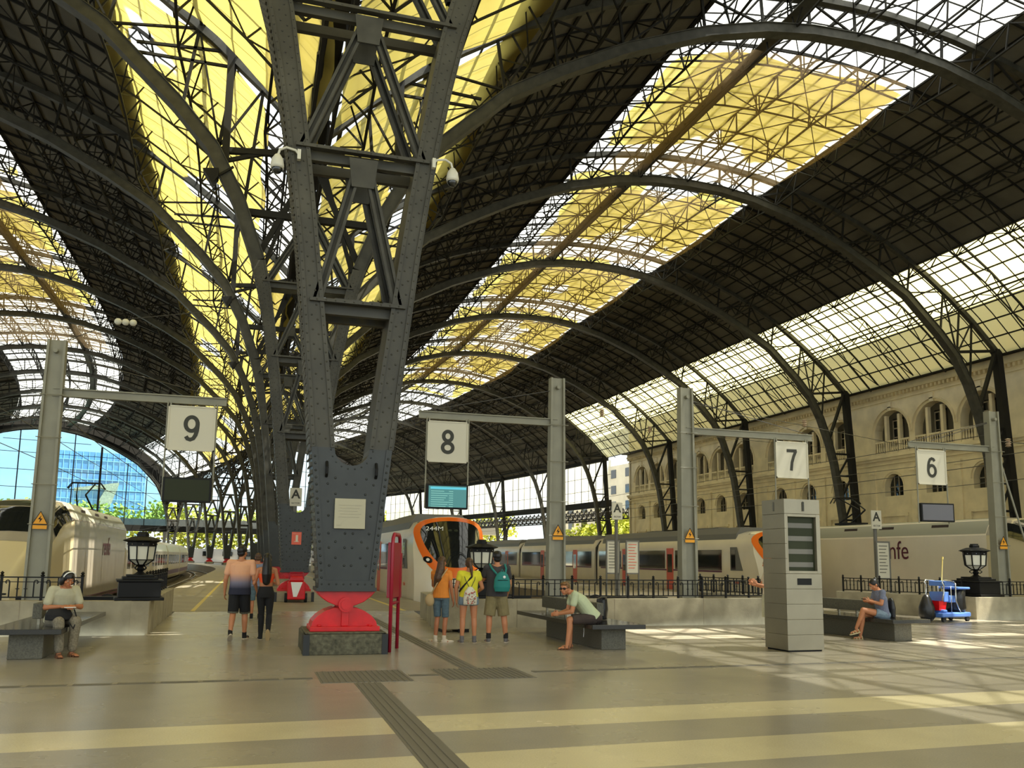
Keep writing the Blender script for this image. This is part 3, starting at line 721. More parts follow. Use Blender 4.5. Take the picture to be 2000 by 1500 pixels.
for v in 'RL':
    for k in range(2, 7):
        s0, s1 = sk(k)+(1.0 if k > 3 else 2.5), sk(k+1)-0.3; us = sub(-6.4, 5.3, 14); ss = sub(s0, s1, 10); rows = []
        for i, s in enumerate(ss):
            t = i/10.0
            rows.append([W(s, xw(v, u+(0.35*math.sin(PI*t) if j == 14 else 0)), zr(u)-1.5-0.5*math.sin(PI*t)*(0.5+0.5*(j/14))-0.06*math.sin(j*1.7+i)) for j, u in enumerate(us)])
        tag(MB().grid(rows).build('roof_netting', 'netting', smooth=True), 'sagging brown safety netting below the ridge skylight, %s bay of the %s' % (ORD[k], VN[v]), 'netting', 'safety nets below the ridge skylights')
# ---------------- station building wall ----------------
XW = 54.0; WB0, WB1 = 20.0, 119.5
def arch_pts(yc, hw, zs, n=12): return [(yc+hw*math.cos(a), zs+hw*math.sin(a)) for a in sub(0, PI, n)]
def arched_cell(mb, x, y0, y1, z0, z1, yc, hw, zb, zs, depth=0.5):
    """flat wall cell in plane X=x with one arched opening, plus its reveal"""
    P = lambda y, z, d=0: (x+d, y, z)
    ap = arch_pts(yc, hw, zs)
    q = lambda a, b, c, d: mb.add([P(*a), P(*b), P(*c), P(*d)], [(0, 1, 2, 3)])
    q((y0, z0), (y1, z0), (y1, zb), (y0, zb))
    q((y0, zb), (yc-hw, zb), (yc-hw, zs), (y0, zs)); q((yc+hw, zb), (y1, zb), (y1, zs), (yc+hw, zs))
    top = []
    for i, (y, z) in enumerate(ap):
        a = PI*i/(len(ap)-1)
        if i == 0: top.append((y1, zs))
        elif i == len(ap)-1: top.append((y0, zs))
        else: top.append((min(y1, max(y0, yc+(y-yc)*(y1-yc)/hw*1.25)), z1))
    for i in range(len(ap)-1):
        mb.add([P(*ap[i]), P(*top[i]), P(*top[i+1]), P(*ap[i+1])], [(0, 1, 2, 3)])
    mb.add([P(y1, zs), P(y1, z1), P(*top[1])], [(0, 1, 2)]); mb.add([P(y0, zs), P(*top[-2]), P(y0, z1)], [(0, 1, 2)])
    loop = [(yc+hw, zb)]+ap+[(yc-hw, zb)]
    for i in range(len(loop)-1): mb.add([P(*loop[i]), P(*loop[i+1]), P(*loop[i+1], depth), P(*loop[i], depth)], [(0, 1, 2, 3)])
    mb.add([P(yc-hw, zb), P(yc-hw, zb, depth), P(yc+hw, zb, depth), P(yc+hw, zb)], [(0, 1, 2, 3)])
wall = MB(); sills = MB(); wn = 300
bays = [(sk(k)+PITCH/2) for k in range(2, 7)] + [sk(1)+PITCH/2]
cells = []
for bc in bays:
    cells += [(bc+d, ) for d in (-5.0, 0, 5.0)]
    for e0, e1 in ((bc-PITCH/2, bc-7.5), (bc+7.5, bc+PITCH/2)):
        wall.add([(XW, e0, -1), (XW, e1, -1), (XW, e1, 17.2), (XW, e0, 17.2)], [(0, 1, 2, 3)])
for ci_, (yc,) in enumerate(sorted(cells)):
    y0, y1 = yc-2.5, yc+2.5
    arched_cell(wall, XW, y0, y1, 10.9, 16.0, yc, 2.15, 11.35, 13.0, 0.9)
    arched_cell(wall, XW, y0, y1, 5.9, 10.9, yc, 1.15, 7.55, 8.35, 0.7)
    wall.box(XW, XW+0.3, y0, yc-1.3, -1, 5.9); wall.box(XW, XW+0.3, yc+1.3, y1, -1, 5.9); wall.box(XW, XW+0.3, yc-1.3, yc+1.3, 4.9, 5.9)
    wall.add([(XW, y0, 16.0), (XW, y1, 16.0), (XW, y1, 17.2), (XW, y0, 17.2)], [(0, 1, 2, 3)])
    # archivolt rings, hood and keystone
    for (hw, zs, wd, pr) in ((2.42, 13.0, 0.22, 0.10), (1.35, 8.35, 0.14, 0.07)):
        ap = arch_pts(yc, hw, zs, 14)
        for i in range(14): wall.bar((XW-pr/2, *ap[i]), (XW-pr/2, *ap[i+1]), pr, wd, upv=(1, 0, 0))
    wall.box(XW-0.16, XW, yc-0.22, yc+0.22, 15.1, 15.9)
    # pilasters of the lower storey and brackets, door hood
    for yy in ((y0, y1) if (ci_ % 3) == 0 else (y1,)): wall.box(XW-0.14, XW, yy-0.28, yy+0.28, 0, 9.6); wall.box(XW-0.24, XW, yy-0.36, yy+0.36, 9.6, 10.0)
    wall.box(XW-0.16, XW, yc-1.7, yc+1.7, 5.75, 6.0); wall.box(XW-0.08, XW, yc-1.5, yc+1.5, 5.2, 5.35)
    for yy in (yc-1.55, yc+1.4): wall.box(XW-0.2, XW, yy, yy+0.16, 5.0, 5.75)
    # opening fill: mullion piers and balustrade
    ap = arch_pts(yc, 2.0, 13.0)
    for yy in (yc-0.82, yc+0.82): wall.box(XW+0.1, XW+0.4, yy-0.14, yy+0.14, 11.35, 14.75)
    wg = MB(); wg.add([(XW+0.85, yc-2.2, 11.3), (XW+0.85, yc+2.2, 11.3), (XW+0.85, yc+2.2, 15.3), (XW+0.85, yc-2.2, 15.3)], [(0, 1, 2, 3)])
    o = struct('window_%d' % wn, wg, 'recess_shade'); wn += 1
    wf = MB(); wf.box(XW+0.78, XW+0.84, yc-0.66, yc+0.66, 11.6, 14.5); g_ = wf.build('glazing', 'dark_glass', o)
    wf = MB()
    for yy in (-0.6, 0, 0.6): wf.box(XW+0.72, XW+0.8, yc+yy-0.05, yc+yy+0.05, 11.9, 14.3)
    for zz in (12.8, 13.6, 14.3): wf.box(XW+0.72, XW+0.8, yc-0.62, yc+0.62, zz-0.05, zz+0.05)
    wf.build('frame', 'stone_dark', o)
    wg = MB(); wg.box(XW+0.62, XW+0.68, yc-1.2, yc+1.2, 7.5, 9.6); o = struct('window_%d' % wn, wg, 'dark_glass'); wn += 1
    wf = MB()
    for yy in (-0.55, 0, 0.55): wf.box(XW+0.55, XW+0.62, yc+yy-0.05, yc+yy+0.05, 7.5, 9.5)
    wf.box(XW+0.55, XW+0.62, yc-1.15, yc+1.15, 8.35, 8.43); wf.build('frame', 'stone_dark', o)
    wg = MB(); wg.box(XW+0.25, XW+0.3, yc-1.3, yc+1.3, -0.5, 4.9); o = struct('door_%d' % (wn-300), wg, 'dark_glass')
    bl = MB()
    for (a, b) in ((yc-2.1, yc-1.0), (yc-0.64, yc+0.64), (yc+1.0, yc+2.1)):
        bl.box(XW+0.0, XW+0.22, a, b, 12.35, 12.5); bl.box(XW, XW+0.24, a, b, 11.35, 11.5)
        n = max(2, int((b-a)/0.24))
        for i in range(n):
            yy = a+(b-a)*(i+0.5)/n; bl.lathe((XW+0.11, yy, 11.5), [(0.05, 0), (0.09, 0.2), (0.085, 0.3), (0.04, 0.55), (0.07, 0.85)], 6)
    tag(bl.build('balustrade', 'stone'), 'stone balustrade of the %s arched upper window along the station wall' % ORD[ci_], 'balustrade', 'stone balustrades of the upper arched windows')
# string courses and dentilled cornice
wall.box(XW-0.22, XW, WB0, WB1, 10.72, 10.95); wall.box(XW-0.38, XW, WB0, WB1, 10.95, 11.2); wall.box(XW-0.14, XW, WB0, WB1, 10.35, 10.5)
wall.box(XW-0.10, XW, WB0, WB1, 16.0, 16.12); wall.box(XW-0.42, XW, WB0, WB1, 16.62, 16.9); wall.box(XW-0.30, XW, WB0, WB1, 16.9, 17.25)
y = WB0
while y < WB1: wall.box(XW-0.26, XW, y, y+0.22, 16.36, 16.62); y += 0.46
wall.box(XW, XW+12, WB1-0.3, WB1, -1, 38)       # end return of the building
wall.box(XW+3.2, XW+12, -12, WB1, 17, 38)         # upper storeys set back unseen behind the roof, height set to shade its glazing
wall.box(XW+0.9, XW+1.0, -12, WB1, -1, 17.3)
wall.add([(XW, -12, -1), (XW, WB0, -1), (XW, WB0, 17.2), (XW, -12, 17.2)], [(0, 1, 2, 3)])
struct('wall_right', wall, 'stone')
mb = MB(); mb.box(XW-1.2, XW+1.0, -12, WB1, 17.25, 17.4); struct('trim_20', mb, 'truss')
# glazed side screens past the end of the building
for v, k0 in (('R', 7), ('L', 1)):
    for k in range(k0, 12):
        s0, s1 = sk(k), sk(k+1); xo = 26.4
        def Q(s, z, d=0): return W(s, xw(v, xo+d), z)
        fr = MB()
        fr.bar(Q(s0, 17.1, -0.6), Q(s1, 17.1, -0.6), 0.5, 0.9); fr.bar(Q(s0, 10.2), Q(s1, 10.2), 0.3, 1.0); fr.bar(Q(s0, 17.6, -1.2), Q(s1, 17.6, -1.2), 0.8, 0.2)
        for i in range(1, 8): s = s0+(s1-s0)*i/8; fr.bar(Q(s, 10.4), Q(s, 16.8), 0.12 if i % 2 else 0.2, 0.12)
        for zz in (12.5, 14.6): fr.bar(Q(s0, zz), Q(s1, zz), 0.06)
        ss = sub(s0, s1, 12)
        for dd in (0, 3.0):
            for i in range(12):
                fr.bar(Q(ss[i], 9.6, dd), Q(ss[i+1], 8.0, dd), 0.1); fr.bar(Q(ss[i], 8.0, dd), Q(ss[i+1], 9.6, dd), 0.1); fr.bar(Q(ss[i], 8.0, dd), Q(ss[i], 9.6, dd), 0.1)
            fr.bar(Q(s0, 8.0, dd), Q(s1, 8.0, dd), 0.2); fr.bar(Q(s0, 8.8, dd), Q(s1, 8.8, dd), 0.1)
        for i in range(12): fr.bar(Q(ss[i], 8.9, 0), Q(ss[i], 8.9, 3), 0.12)
        for ss_, sg in ((s0, 1), (s1, -1)):
            pts = [Q(ss_, 0), Q(ss_, 6.0)]+[Q(ss_+sg*1.4*(1-math.cos(a)), 6.0+1.9*math.sin(a)) for a in sub(0.2, PI/2, 4)]
            for i in range(len(pts)-1): fr.bar(pts[i], pts[i+1], 0.28)
        o = struct('window_%d' % (100+k+(20 if v == 'L' else 0)), fr, 'truss')
        gl = MB(); gl.add([Q(s0, 10.6, 0.05), Q(s1, 10.6, 0.05), Q(s1, 16.8, 0.05), Q(s0, 16.8, 0.05)], [(0, 1, 2, 3)]); gl.build('pane', 'roof_glass', o)
# end screens of both vaults
for v in 'RL':
    s = sk(12)+0.6; fr = MB(); g_ = MB()
    us = sub(-25.5, 25.5, 16)
    row0 = [W(s, xw(v, u), zr(u)+0.3) for u in us]
    low = []
    ins = [(a, b) for a, b in LI if b > 6.5][::1]
    full = [(-a, b-0.2) for a, b in ins]+[(a, b-0.2) for a, b in ins[::-1][1:]]
    # dark spandrel above the arched opening
    fr2 = [W(s, xw(v, a), b) for a, b in full]
    outer = [W(s, xw(v, max(-25.6, min(25.6, a*1.03))), max(b+0.2, zr(min(25.5, abs(a)*1.03))+0.2)) for a, b in full]
    fr.grid([fr2, outer])
    for u in (-19.5, -15.5, -10.2, -5.0, 0, 5.0, 10.2, 15.5, 19.5):
        zt_ = min(b for a, b in LI if True) if False else 0
        zz = [b for a, b in LI if a <= abs(u)+0.01]; ztop = max([b for a, b in LI if a >= abs(u)] or [20])
        fr.bar(W(s, xw(v, u), 7.4), W(s, xw(v, u), ztop), 0.38 if abs(u) % 10 < 1 else 0.16, 0.3)
    for zz in (11.0, 14.5, 18.0, 21.5, 24.0):
        hw = max([a for a, b in LI if b >= zz] or [5]); fr.bar(W(s, xw(v, -hw), zz), W(s, xw(v, hw), zz), 0.1, 0.1)
    fr.bar(W(s, xw(v, -26), 7.0), W(s, xw(v, 26), 7.0), 0.6, 1.3)
    for u in (-13, 0, 13): fr.bar(W(s, xw(v, u), 0), W(s, xw(v, u), 7), 0.5)
    o = struct('window_%d' % (150 if v == 'R' else 151), fr, 'truss')
    bot = [W(s+0.1, xw(v, p[0]), 7.4) for p in full]; g_.grid([bot, [W(s+0.1, xw(v, a), b) for a, b in full]]); g_.build('pane', 'blue_glass' if v == 'L' else 'clear_glass', o)
# far outside: glass tower, pale block, trees
t = thing('office_tower', 'blue glass office tower behind the arched end window', 'building', (-78, 330, 0), 0.25)
MB().box(13, 42, 0, 30, 0, 37).build('tower_block', 'tower', t); MB().box(-60, 10, 10, 30, 0, 13).build('low_wing', 'tower_light', t)
mb = MB()
for i in range(15): mb.box(13+i*2, 13.15+i*2, -0.3, 0, 0, 37)
for i in range(11): mb.box(13, 42, -0.35, 0, i*3.4, i*3.4+0.15)
mb.build('mullions', 'tower_light', t)
mb = MB(); mb.prism([(19, 24), (33, 26.5), (33, 25.6), (31, 19), (28, 16.5), (27, 20), (29, 24.3), (19, 23)], -3, -0.4); mb.build('facade_sculpture', 'concrete', t)
def tree(x, y, h, r, lab):
    t = thing('tree', lab, 'tree', (x, y, ZT-0.3), 0, 'trees beyond the end of the shed'); mb = MB(); mb.tube([(0, 0, 0), (0.2, 0.1, h*0.5), (0, 0, h*0.8)], [0.3, 0.2, 0.1], 8)
    for i in range(5): a = rnd.random()*6.28; mb.tube([(0, 0, h*0.4), (math.cos(a)*r*0.5, math.sin(a)*r*0.5, h*0.75)], [0.14, 0.05], 6)
    mb.build('trunk', 'bark', t); mb = MB()
    for i in range(900):
        th_, ph = rnd.random()*6.28, math.acos(rnd.uniform(-1, 1)); rr = r*(0.55+0.45*rnd.random())*(1+0.25*math.sin(3*th_)*math.sin(2*ph))
        c = Vector((rr*math.sin(ph)*math.cos(th_), rr*math.sin(ph)*math.sin(th_), h*0.68+rr*0.85*math.cos(ph)))
        a = Vector((rnd.uniform(-1, 1), rnd.uniform(-1, 1), rnd.uniform(-1, 1))).normalized(); b = a.cross(Vector((rnd.uniform(-1, 1), rnd.uniform(-1, 1), 1))).normalized(); z = 0.55
        mb.add([c-a*z, c+b*z, c+a*z, c-b*z], [(0, 1, 2, 3)])
    mb.build('foliage', 'leaf', t)
for i in range(14):
    x = -62+i*9.5+rnd.uniform(-2, 2); y = 255+rnd.uniform(-8, 12)-i*1.5; tree(x, y, 15+rnd.uniform(-2, 4), 6.5+rnd.uniform(-1, 1.2), 'sunlit green tree beyond the shed end, %s from the glass tower' % (ORD[i] if i < 13 else 'last'))
for i in range(6): tree(70+i*3, 150+i*16, 10+rnd.uniform(-1, 2), 5, 'sunlit tree outside the side screens, %s past the station building' % ORD[i])
t = thing('apartment_block', 'pale apartment block seen through the side screens', 'building', (95, 190, 0), 0.1)
MB().box(-12, 12, -30, 40, 0, 24).build('wall_block', 'pale_block', t); mb = MB()
for i in range(9):
    for j in range(6): MB().box(-12.1, -12, -28+i*7.5, -25+i*7.5, 2+j*3.8, 4+j*3.8).build('window', 'dark_glass', t)
mb = MB(); mb.add([(-400, 200, ZT-0.4), (400, 200, ZT-0.4), (400, 700, ZT-0.4), (-400, 700, ZT-0.4)], [(0, 1, 2, 3)]); mb.add([(56, -40, -0.6), (300, -40, -0.6), (300, 200, -0.6), (56, 200, -0.6)], [(0, 1, 2, 3)])
struct('ground', mb, 'stone')
# footbridge across the platform ends
t = thing('footbridge', 'grey girder footbridge crossing behind the far columns', 'bridge', (0, 0, 0))
mb = MB()
mb.bar((-75, 224, 8.6), (60, 214, 8.6), 2.6, 2.2); mb.build('girder', 'train_grey', t)
mb = MB()
for i in range(8): x = -70+i*17; mb.bar((x, 223.5-(x+75)*0.074, ZT), (x, 223.5-(x+75)*0.074, 7.6), 0.7)
mb.build('pier', 'train_grey', t)
# ---------------- trains ----------------
def train_section():
    h = [(1.40, 0.30), (1.47, 0.55), (1.47, 2.1), (1.46, 2.9), (1.36, 3.45), (1.12, 3.82), (0.6, 3.98), (0.0, 4.02)]
    return h+[(-x, z) for x, z in h[::-1][1:]]
def nose_y(x, z):
    return 0.15+1.35*max(0, (z-1.2)/2.8)**1.6+0.95*min(1.2, abs(x)/1.47)**2.4+0.35*max(0, (1.0-z))**2
def resample(poly, n):
    P = [Vector((p[0], p[1])) for p in poly]+[Vector((poly[0][0], poly[0][1]))]; L = [0]
    for i in range(len(P)-1): L.append(L[-1]+(P[i+1]-P[i]).length)
    out = []; j = 0
    for i in range(n):
        d = L[-1]*i/n
        while L[j+1] < d: j += 1
        t = (d-L[j])/(L[j+1]-L[j]); q = P[j].lerp(P[j+1], t); out.append((q.x, q.y))
    return out
def smoothpoly(pts, it=2):
    for _ in range(it):
        o = []
        for i in range(len(pts)):
            a, b = pts[i], pts[(i+1) % len(pts)]; o += [(a[0]*.75+b[0]*.25, a[1]*.75+b[1]*.25), (a[0]*.25+b[0]*.75, a[1]*.25+b[1]*.75)]
        pts = o
    return pts
def patch(outer, inner, off, n=48, rings=4, fy=nose_y):
    O = resample(outer, n); mb = MB()
    if inner is None:
        cx = sum(p[0] for p in O)/n; cz = sum(p[1] for p in O)/n; I = [(cx, cz)]*n; rings = 7
    else: I = resample(inner, n)
    rows = []
    for r in range(rings+1):
        t = r/rings; row = [(I[i][0]+(O[i][0]-I[i][0])*t, I[i][1]+(O[i][1]-I[i][1])*t) for i in range(n)]
        rows.append([(x, fy(x, z)-off, z) for x, z in row]+[(row[0][0], fy(*row[0])-off, row[0][1])])
    mb.grid(rows); return mb
def mirror(h): return h+[(-x, z) for x, z in h[::-1] if abs(x) > 1e-6]
def side_box(mb, sd, y0, y1, z0, z1, t=0.012, x=1.475): mb.box(sd*x if sd > 0 else -x-t, sd*x+t if sd > 0 else -x, y0, y1, z0, z1)
def civia(x, y, lab, cars=((0, 22), (22.6, 18), (41.2, 18)), num='244M', front=True, side=-1):
    T = thing('commuter_train', lab, 'train', (x, y, ZT+0.16)); sec = train_section()
    for ci, (c0, ln) in enumerate(cars):
        mb = MB(); st_ = 2.6 if ci == 0 else c0
        mb.grid([[(px, yy, pz) for px, pz in sec] for yy in (st_, c0+ln)]); mb.add([(px, c0+ln, pz) for px, pz in sec], [tuple(range(len(sec)))])
        if ci: mb.add([(px, c0, pz) for px, pz in sec], [tuple(range(len(sec)))[::-1]])
        else:
            closed = sec; n = 60; rows = []; cz = 1.9
            O = resample(closed, n)
            for r in range(13):
                t = r/12; row = [(p[0]*t, cz+(p[1]-cz)*t) for p in O]; row.append(row[0]); rows.append([(a, nose_y(a, b), b) for a, b in row])
            row = O+[O[0]]; rows.append([(a, 2.62, b) for a, b in row]); mb.grid(rows)
        body = mb.build('car_body', 'train_white', T, smooth=False)
        body.data.polygons.foreach_set('use_smooth', [True]*len(body.data.polygons))
        es = body.modifiers.new('es', 'EDGE_SPLIT'); es.split_angle = 0.5
        mb = MB(); fz = [(1.30, 3.5), (1.22, 3.86), (0.95, 4.20), (-0.95, 4.20), (-1.22, 3.86), (-1.30, 3.5)]
        mb.prism(fz, st_+(1.0 if ci == 0 else 0.6), c0+ln-0.5)
        for q in (0.28, 0.36, 0.62): mb.box(-0.8, 0.8, c0+ln*q, c0+ln*q+1.6, 4.2, 4.26)
        mb.build('roof_fairing', 'train_grey', T)
        mb = MB()
        for q in (0.14, 0.86):
            yb = c0+ln*q+(1.5 if ci == 0 and q < .5 else 0); mb.box(-1.25, 1.25, yb-1.5, yb+1.5, 0.12, 0.5)
            for yy in (-1.1, 1.1):
                for sx_ in (-0.85, 0.85): mb.tube([(sx_-0.08, yb+yy, 0.42), (sx_+0.08, yb+yy, 0.42)], 0.42, 16)
        mb.box(-1.3, 1.3, c0+ln*0.3, c0+ln*0.7, 0.1, 0.45); mb.build('bogie', 'under', T)
        for sd_ in (-1, 1):
            wn_ = [(c0+ln*a, c0+ln*b) for a, b in (((0.215, 0.455), (0.515, 0.75), (0.81, 0.985)) if ci == 0 else ((0.03, 0.185), (0.245, 0.62), (0.68, 0.97)))]
            drs = [c0+ln*a for a in ((0.485, 0.78) if ci == 0 else (0.215, 0.65))]
            for a, b in wn_:
                mb = MB(); side_box(mb, sd_, a, b, 1.95, 3.02); mb.build('window', 'dark_glass', body)
            mb = MB(); side_box(mb, sd_, wn_[0][0], c0+ln*0.97, 1.84, 1.93, 0.008); mb.build('waist_line', 'purple', body)
            for d in drs:
                mb = MB(); side_box(mb, sd_, d-0.42, d+0.42, 0.75, 3.15, 0.02); dr = mb.build('door', 'door_red', body)
                mb = MB(); side_box(mb, sd_, d-0.30, d+0.30, 1.75, 2.8, 0.03); mb.build('door_window', 'dark_glass', dr)
            mb = MB(); side_box(mb, sd_, c0+0.02 if ci else 2.7, c0+ln, 0.52, 0.62, 0.006); mb.build('skirt_line', 'purple', body)
            if ci == 0:
                mb = MB(); xx = 1.475*sd_
                pl = [(2.66, 1.95), (3.2, 3.15), (3.85, 3.15), (3.85, 1.95)]
                mb.add([(xx+sd_*0.01, a, b) for a, b in pl]+[(xx, a, b) for a, b in pl], [(0, 1, 2, 3), (0, 4, 5, 1), (1, 5, 6, 2), (2, 6, 7, 3), (3, 7, 4, 0)])
                cb = mb.build('cab_side_window', 'train_grey', body)
                mb = MB(); side_box(mb, sd_, 3.35, 3.75, 2.0, 3.0, 0.022); mb.build('pane', 'dark_glass', cb)
        if ci+1 < len(cars):
            g0 = c0+ln; g1 = cars[ci+1][0]; mb = MB(); mb.prism([(1.3, 0.4), (1.36, 3.3), (1.0, 3.8), (-1.0, 3.8), (-1.36, 3.3), (-1.3, 0.4)], g0, g1); mb.build('gangway', 'rubber', T)
    outer = smoothpoly(mirror([(0, 1.62), (0.5, 1.68), (0.95, 1.98), (1.24, 2.5), (1.40, 3.1), (1.43, 3.55), (1.16, 3.84), (0.6, 3.97), (0, 4.0)]), 1)
    inner = smoothpoly(mirror([(0, 2.02), (0.42, 2.05), (0.74, 2.25), (1.02, 2.7), (1.19, 3.2), (1.20, 3.52), (0.98, 3.72), (0.5, 3.82), (0, 3.84)]), 1)
    patch(outer, inner, 0.025).build('nose_ring', 'orange', T, smooth=True)
    ws = patch(inner, None, 0.02).build('windshield', 'dark_glass', T, smooth=True)
    mb = MB()
    for sx_ in (-0.12, 0.12): mb.ball((sx_, nose_y(0, 3.45)-0.03, 3.45), (0.09, 0.03, 0.06), 10, 6)
    mb.build('marker_lamp', 'screen_olive', ws, smooth=True)
    mb = MB(); mb.bar((-0.6, nose_y(-0.6, 2.35)-0.05, 2.35), (-0.82, nose_y(-0.8, 3.1)-0.05, 3.1), 0.03); mb.build('wiper', 'black', ws)
    for sx_ in (-1, 1):
        cx, cz = sx_*1.02, 2.32; ell = [(cx+0.15*math.cos(a)*1.0+0.04*math.sin(a)*sx_, cz+0.13*math.sin(a)) for a in sub(0, 2*PI, 16)[:-1]]
        hl = patch(ell, None, 0.035, 24).build('headlight', 'black_gloss', T, smooth=True)
        ell = [(cx+0.06*math.cos(a), cz+0.06*math.sin(a)) for a in sub(0, 2*PI, 16)[:-1]]; patch(ell, None, 0.05, 16).build('lens', 'phone_white', hl, smooth=True)
    if num:
        text('unit_number', num, 0.26, 'phone_white', (-0.70, nose_y(-0.7, 3.5)-0.07, 3.52), (PI/2-0.5, 0, -0.3), ws, 0.002, 0.0, 1.2)
    for sd_ in (-1,):
        text('operator_lettering', 'renfe', 0.26, 'door_red', (sd_*1.49, 3.3, 1.35), (PI/2, 0, -PI/2 if sd_ < 0 else PI/2), T, 0.002)
    return T
civia(7.62, 32.4, 'orange-faced commuter train with number 244M at platform eight')
c2 = civia(25.45, 36.6, 'long white commuter train with red doors seen side-on behind the fence', num=None)
# streamlined locomotives
def loco(x, y, lab, side, coaches=3, bodym='train_silver'):
    T = thing('locomotive', lab, 'train', (x, y, ZT+0.16))
    N = 29
    def sec(yy):
        K = [(0, .44, 1.35, .5), (0.35, .60, 1.75, .42), (0.9, .71, 2.15, .36), (1.6, .79, 2.55, .33), (2.4, .85, 3.10, .30), (3.2, .90, 3.60, .28), (4.2, .955, 3.92, .28), (5.2, 1.0, 4.0, .28), (60, 1, 4.0, .28)]
        for i in range(len(K)-1):
            if K[i][0] <= yy <= K[i+1][0]:
                t = (yy-K[i][0])/(K[i+1][0]-K[i][0]); w_, h, b = [K[i][j]+(K[i+1][j]-K[i][j])*t for j in (1, 2, 3)]; break
        X = 1.48*w_; sh = b+(h-b)*(0.62+0.20*min(1, yy/3.5))
        half = [(X*0.86, b), (X, b+0.25), (X, b+(sh-b)*0.5), (X, sh), (X*0.90, sh+(h-sh)*0.45), (X*0.74, h-0.06*h/4), (X*0.5, h), (0, h+0.02)]
        P = half+[(-a, c) for a, c in half[::-1][1:]]
        # open polyline resampled
        L = [0]
        for i in range(len(P)-1): L.append(L[-1]+math.hypot(P[i+1][0]-P[i][0], P[i+1][1]-P[i][1]))
        out = []
        # keep breakpoints: 2 points per segment
        for i in range(len(P)-1):
            for q in (0, 0.5): out.append((P[i][0]+(P[i+1][0]-P[i][0])*q, yy, P[i][1]+(P[i+1][1]-P[i][1])*q))
        out.append((P[-1][0], yy, P[-1][1])); return out
    ys = [0, .15, .35, .6, .9, 1.25, 1.6, 2.0, 2.4, 2.8, 3.2, 3.7, 4.2, 4.7, 5.2]
    mb = MB(); rows = [sec(yy) for yy in ys]; mb.grid(rows); s0 = rows[0]; mb.add(s0, [tuple(range(len(s0)))]); mb.build('nose', 'train_cream', T, smooth=True)
    mb = MB(); mb.grid([sec(3.2), sec(3.7), sec(4.2), sec(5.2)]); 
    mb = MB(); rows = [sec(yy) for yy in (5.2, 20.0)]; mb.grid(rows); mb.add(rows[1], [tuple(range(len(rows[1])))[::-1]]); b_ = mb.build('car_body', bodym, T)
    def P3(yy, t, off=0.015):
        r = sec(yy); i = min(len(r)-2, int(t)); q = t-i; p = Vector(r[i]).lerp(Vector(r[i+1]), q)
        r2 = sec(yy+0.1); p2 = Vector(r2[i]).lerp(Vector(r2[i+1]), q); tx = Vector(r[i+1])-Vector(r[i]); n = tx.cross(p2-p).normalized()
        if n.dot(p-Vector((0, yy+1.5, 1.4))) < 0: n = -n
        return p+n*off
    def pt(y0, y1, t0, t1, m, nm, ny=6, nt_=10, off=0.015, par=T, skew=0):
        mb = MB(); mb.grid([[P3(a+skew*(b-t0)/(t1-t0), b, off) for b in sub(t0, t1, nt_)] for a in sub(y0, y1, ny)]); return mb.build(nm, m, par, smooth=True)
    # silver upper shell over the cream nose
    pt(1.55, 5.2, 6.0, 22.0, 'train_silver', 'upper_shell', 10, 32, 0.008)
    pt(5.25, 19.9, 6.4, 21.6, 'roof_skin', 'roof_skin', 1, 24, 0.006, b_)
    w1 = pt(2.0, 3.35, 8.4, 19.6, 'dark_glass', 'windshield', 6, 14, 0.02)
    pt(3.5, 4.1, 9.4, 18.6, 'screen_olive', 'upper_panel', 3, 8, 0.02)
    for a, b in ((6.0, 9.2), (18.8, 22.0)): pt(2.8, 4.7 if side > 0 else 4.4, a, b, 'dark_glass', 'side_window', 5, 5, 0.03, skew=0.0)
    mb = MB()
    for i in range(5):
        zz = 0.95+i*0.1; mb.box(-0.55, 0.55, 0.02+i*0.05-0.06, 0.04+i*0.05, zz, zz+0.045)
    mb.build('grille', 'black', T)
    text('operator_lettering', 'renfe', 0.3, 'logo', (0.0, -0.02, 0.72), (PI/2, 0, 0), T, 0.004)
    mb = MB()
    for sx_ in (-1, 1): mb.ball((sx_*0.78, 0.85, 1.0), (0.16, 0.12, 0.09), 10, 6)
    mb.build('tail_lamp', 'door_red', T, smooth=True)
    mb = MB()
    for yb in (5.5, 16.5):
        mb.box(-1.2, 1.2, yb-1.7, yb+1.7, 0.12, 0.42)
        for yy in (-1.3, 1.3):
            for sx_ in (-0.85, 0.85): mb.tube([(sx_-0.08, yb+yy, 0.45), (sx_+0.08, yb+yy, 0.45)], 0.45, 16)
    mb.box(-1.2, 1.2, 8.5, 13.5, 0.1, 0.4); mb.build('bogie', 'under', T)
    for sd_ in (-1, 1):
        xx = 1.49*sd_
        mb = MB(); side_box(mb, sd_, 5.3, 19.9, 0.36, 0.46, 0.008, 1.482); side_box(mb, sd_, 5.3, 19.9, 0.52, 0.56, 0.008, 1.482); mb.build('waist_line', 'purple', b_)
        lt = (PI/2, 0, PI/2 if sd_ > 0 else -PI/2)
        text('operator_lettering', 'renfe', 1.1, 'logo', (xx+0.006*sd_, 13.4 if side > 0 else 10.8, 2.45 if side > 0 else 2.75), lt, b_, 0.002, 0.0, 1.0)
        mb = MB()
        for yy in (7.4, 10.8, 13.4): mb.add([(sd_*1.25, yy, 3.45), (sd_*1.17, yy, 3.8), (sd_*1.17, yy+1.0, 3.8), (sd_*1.25, yy+1.0, 3.45)], [(0, 1, 2, 3)])
        for v_ in range(len(mb.v)): mb.v[v_] = (mb.v[v_][0]+sd_*0.10, mb.v[v_][1], mb.v[v_][2])
        mb.build('roof_vent', 'cloth_brown', b_)
    # pantograph
    pg = MB(); yb = 15.5
    pg.box(-0.5, 0.5, yb-0.7, yb+0.7, 4.05, 4.15)
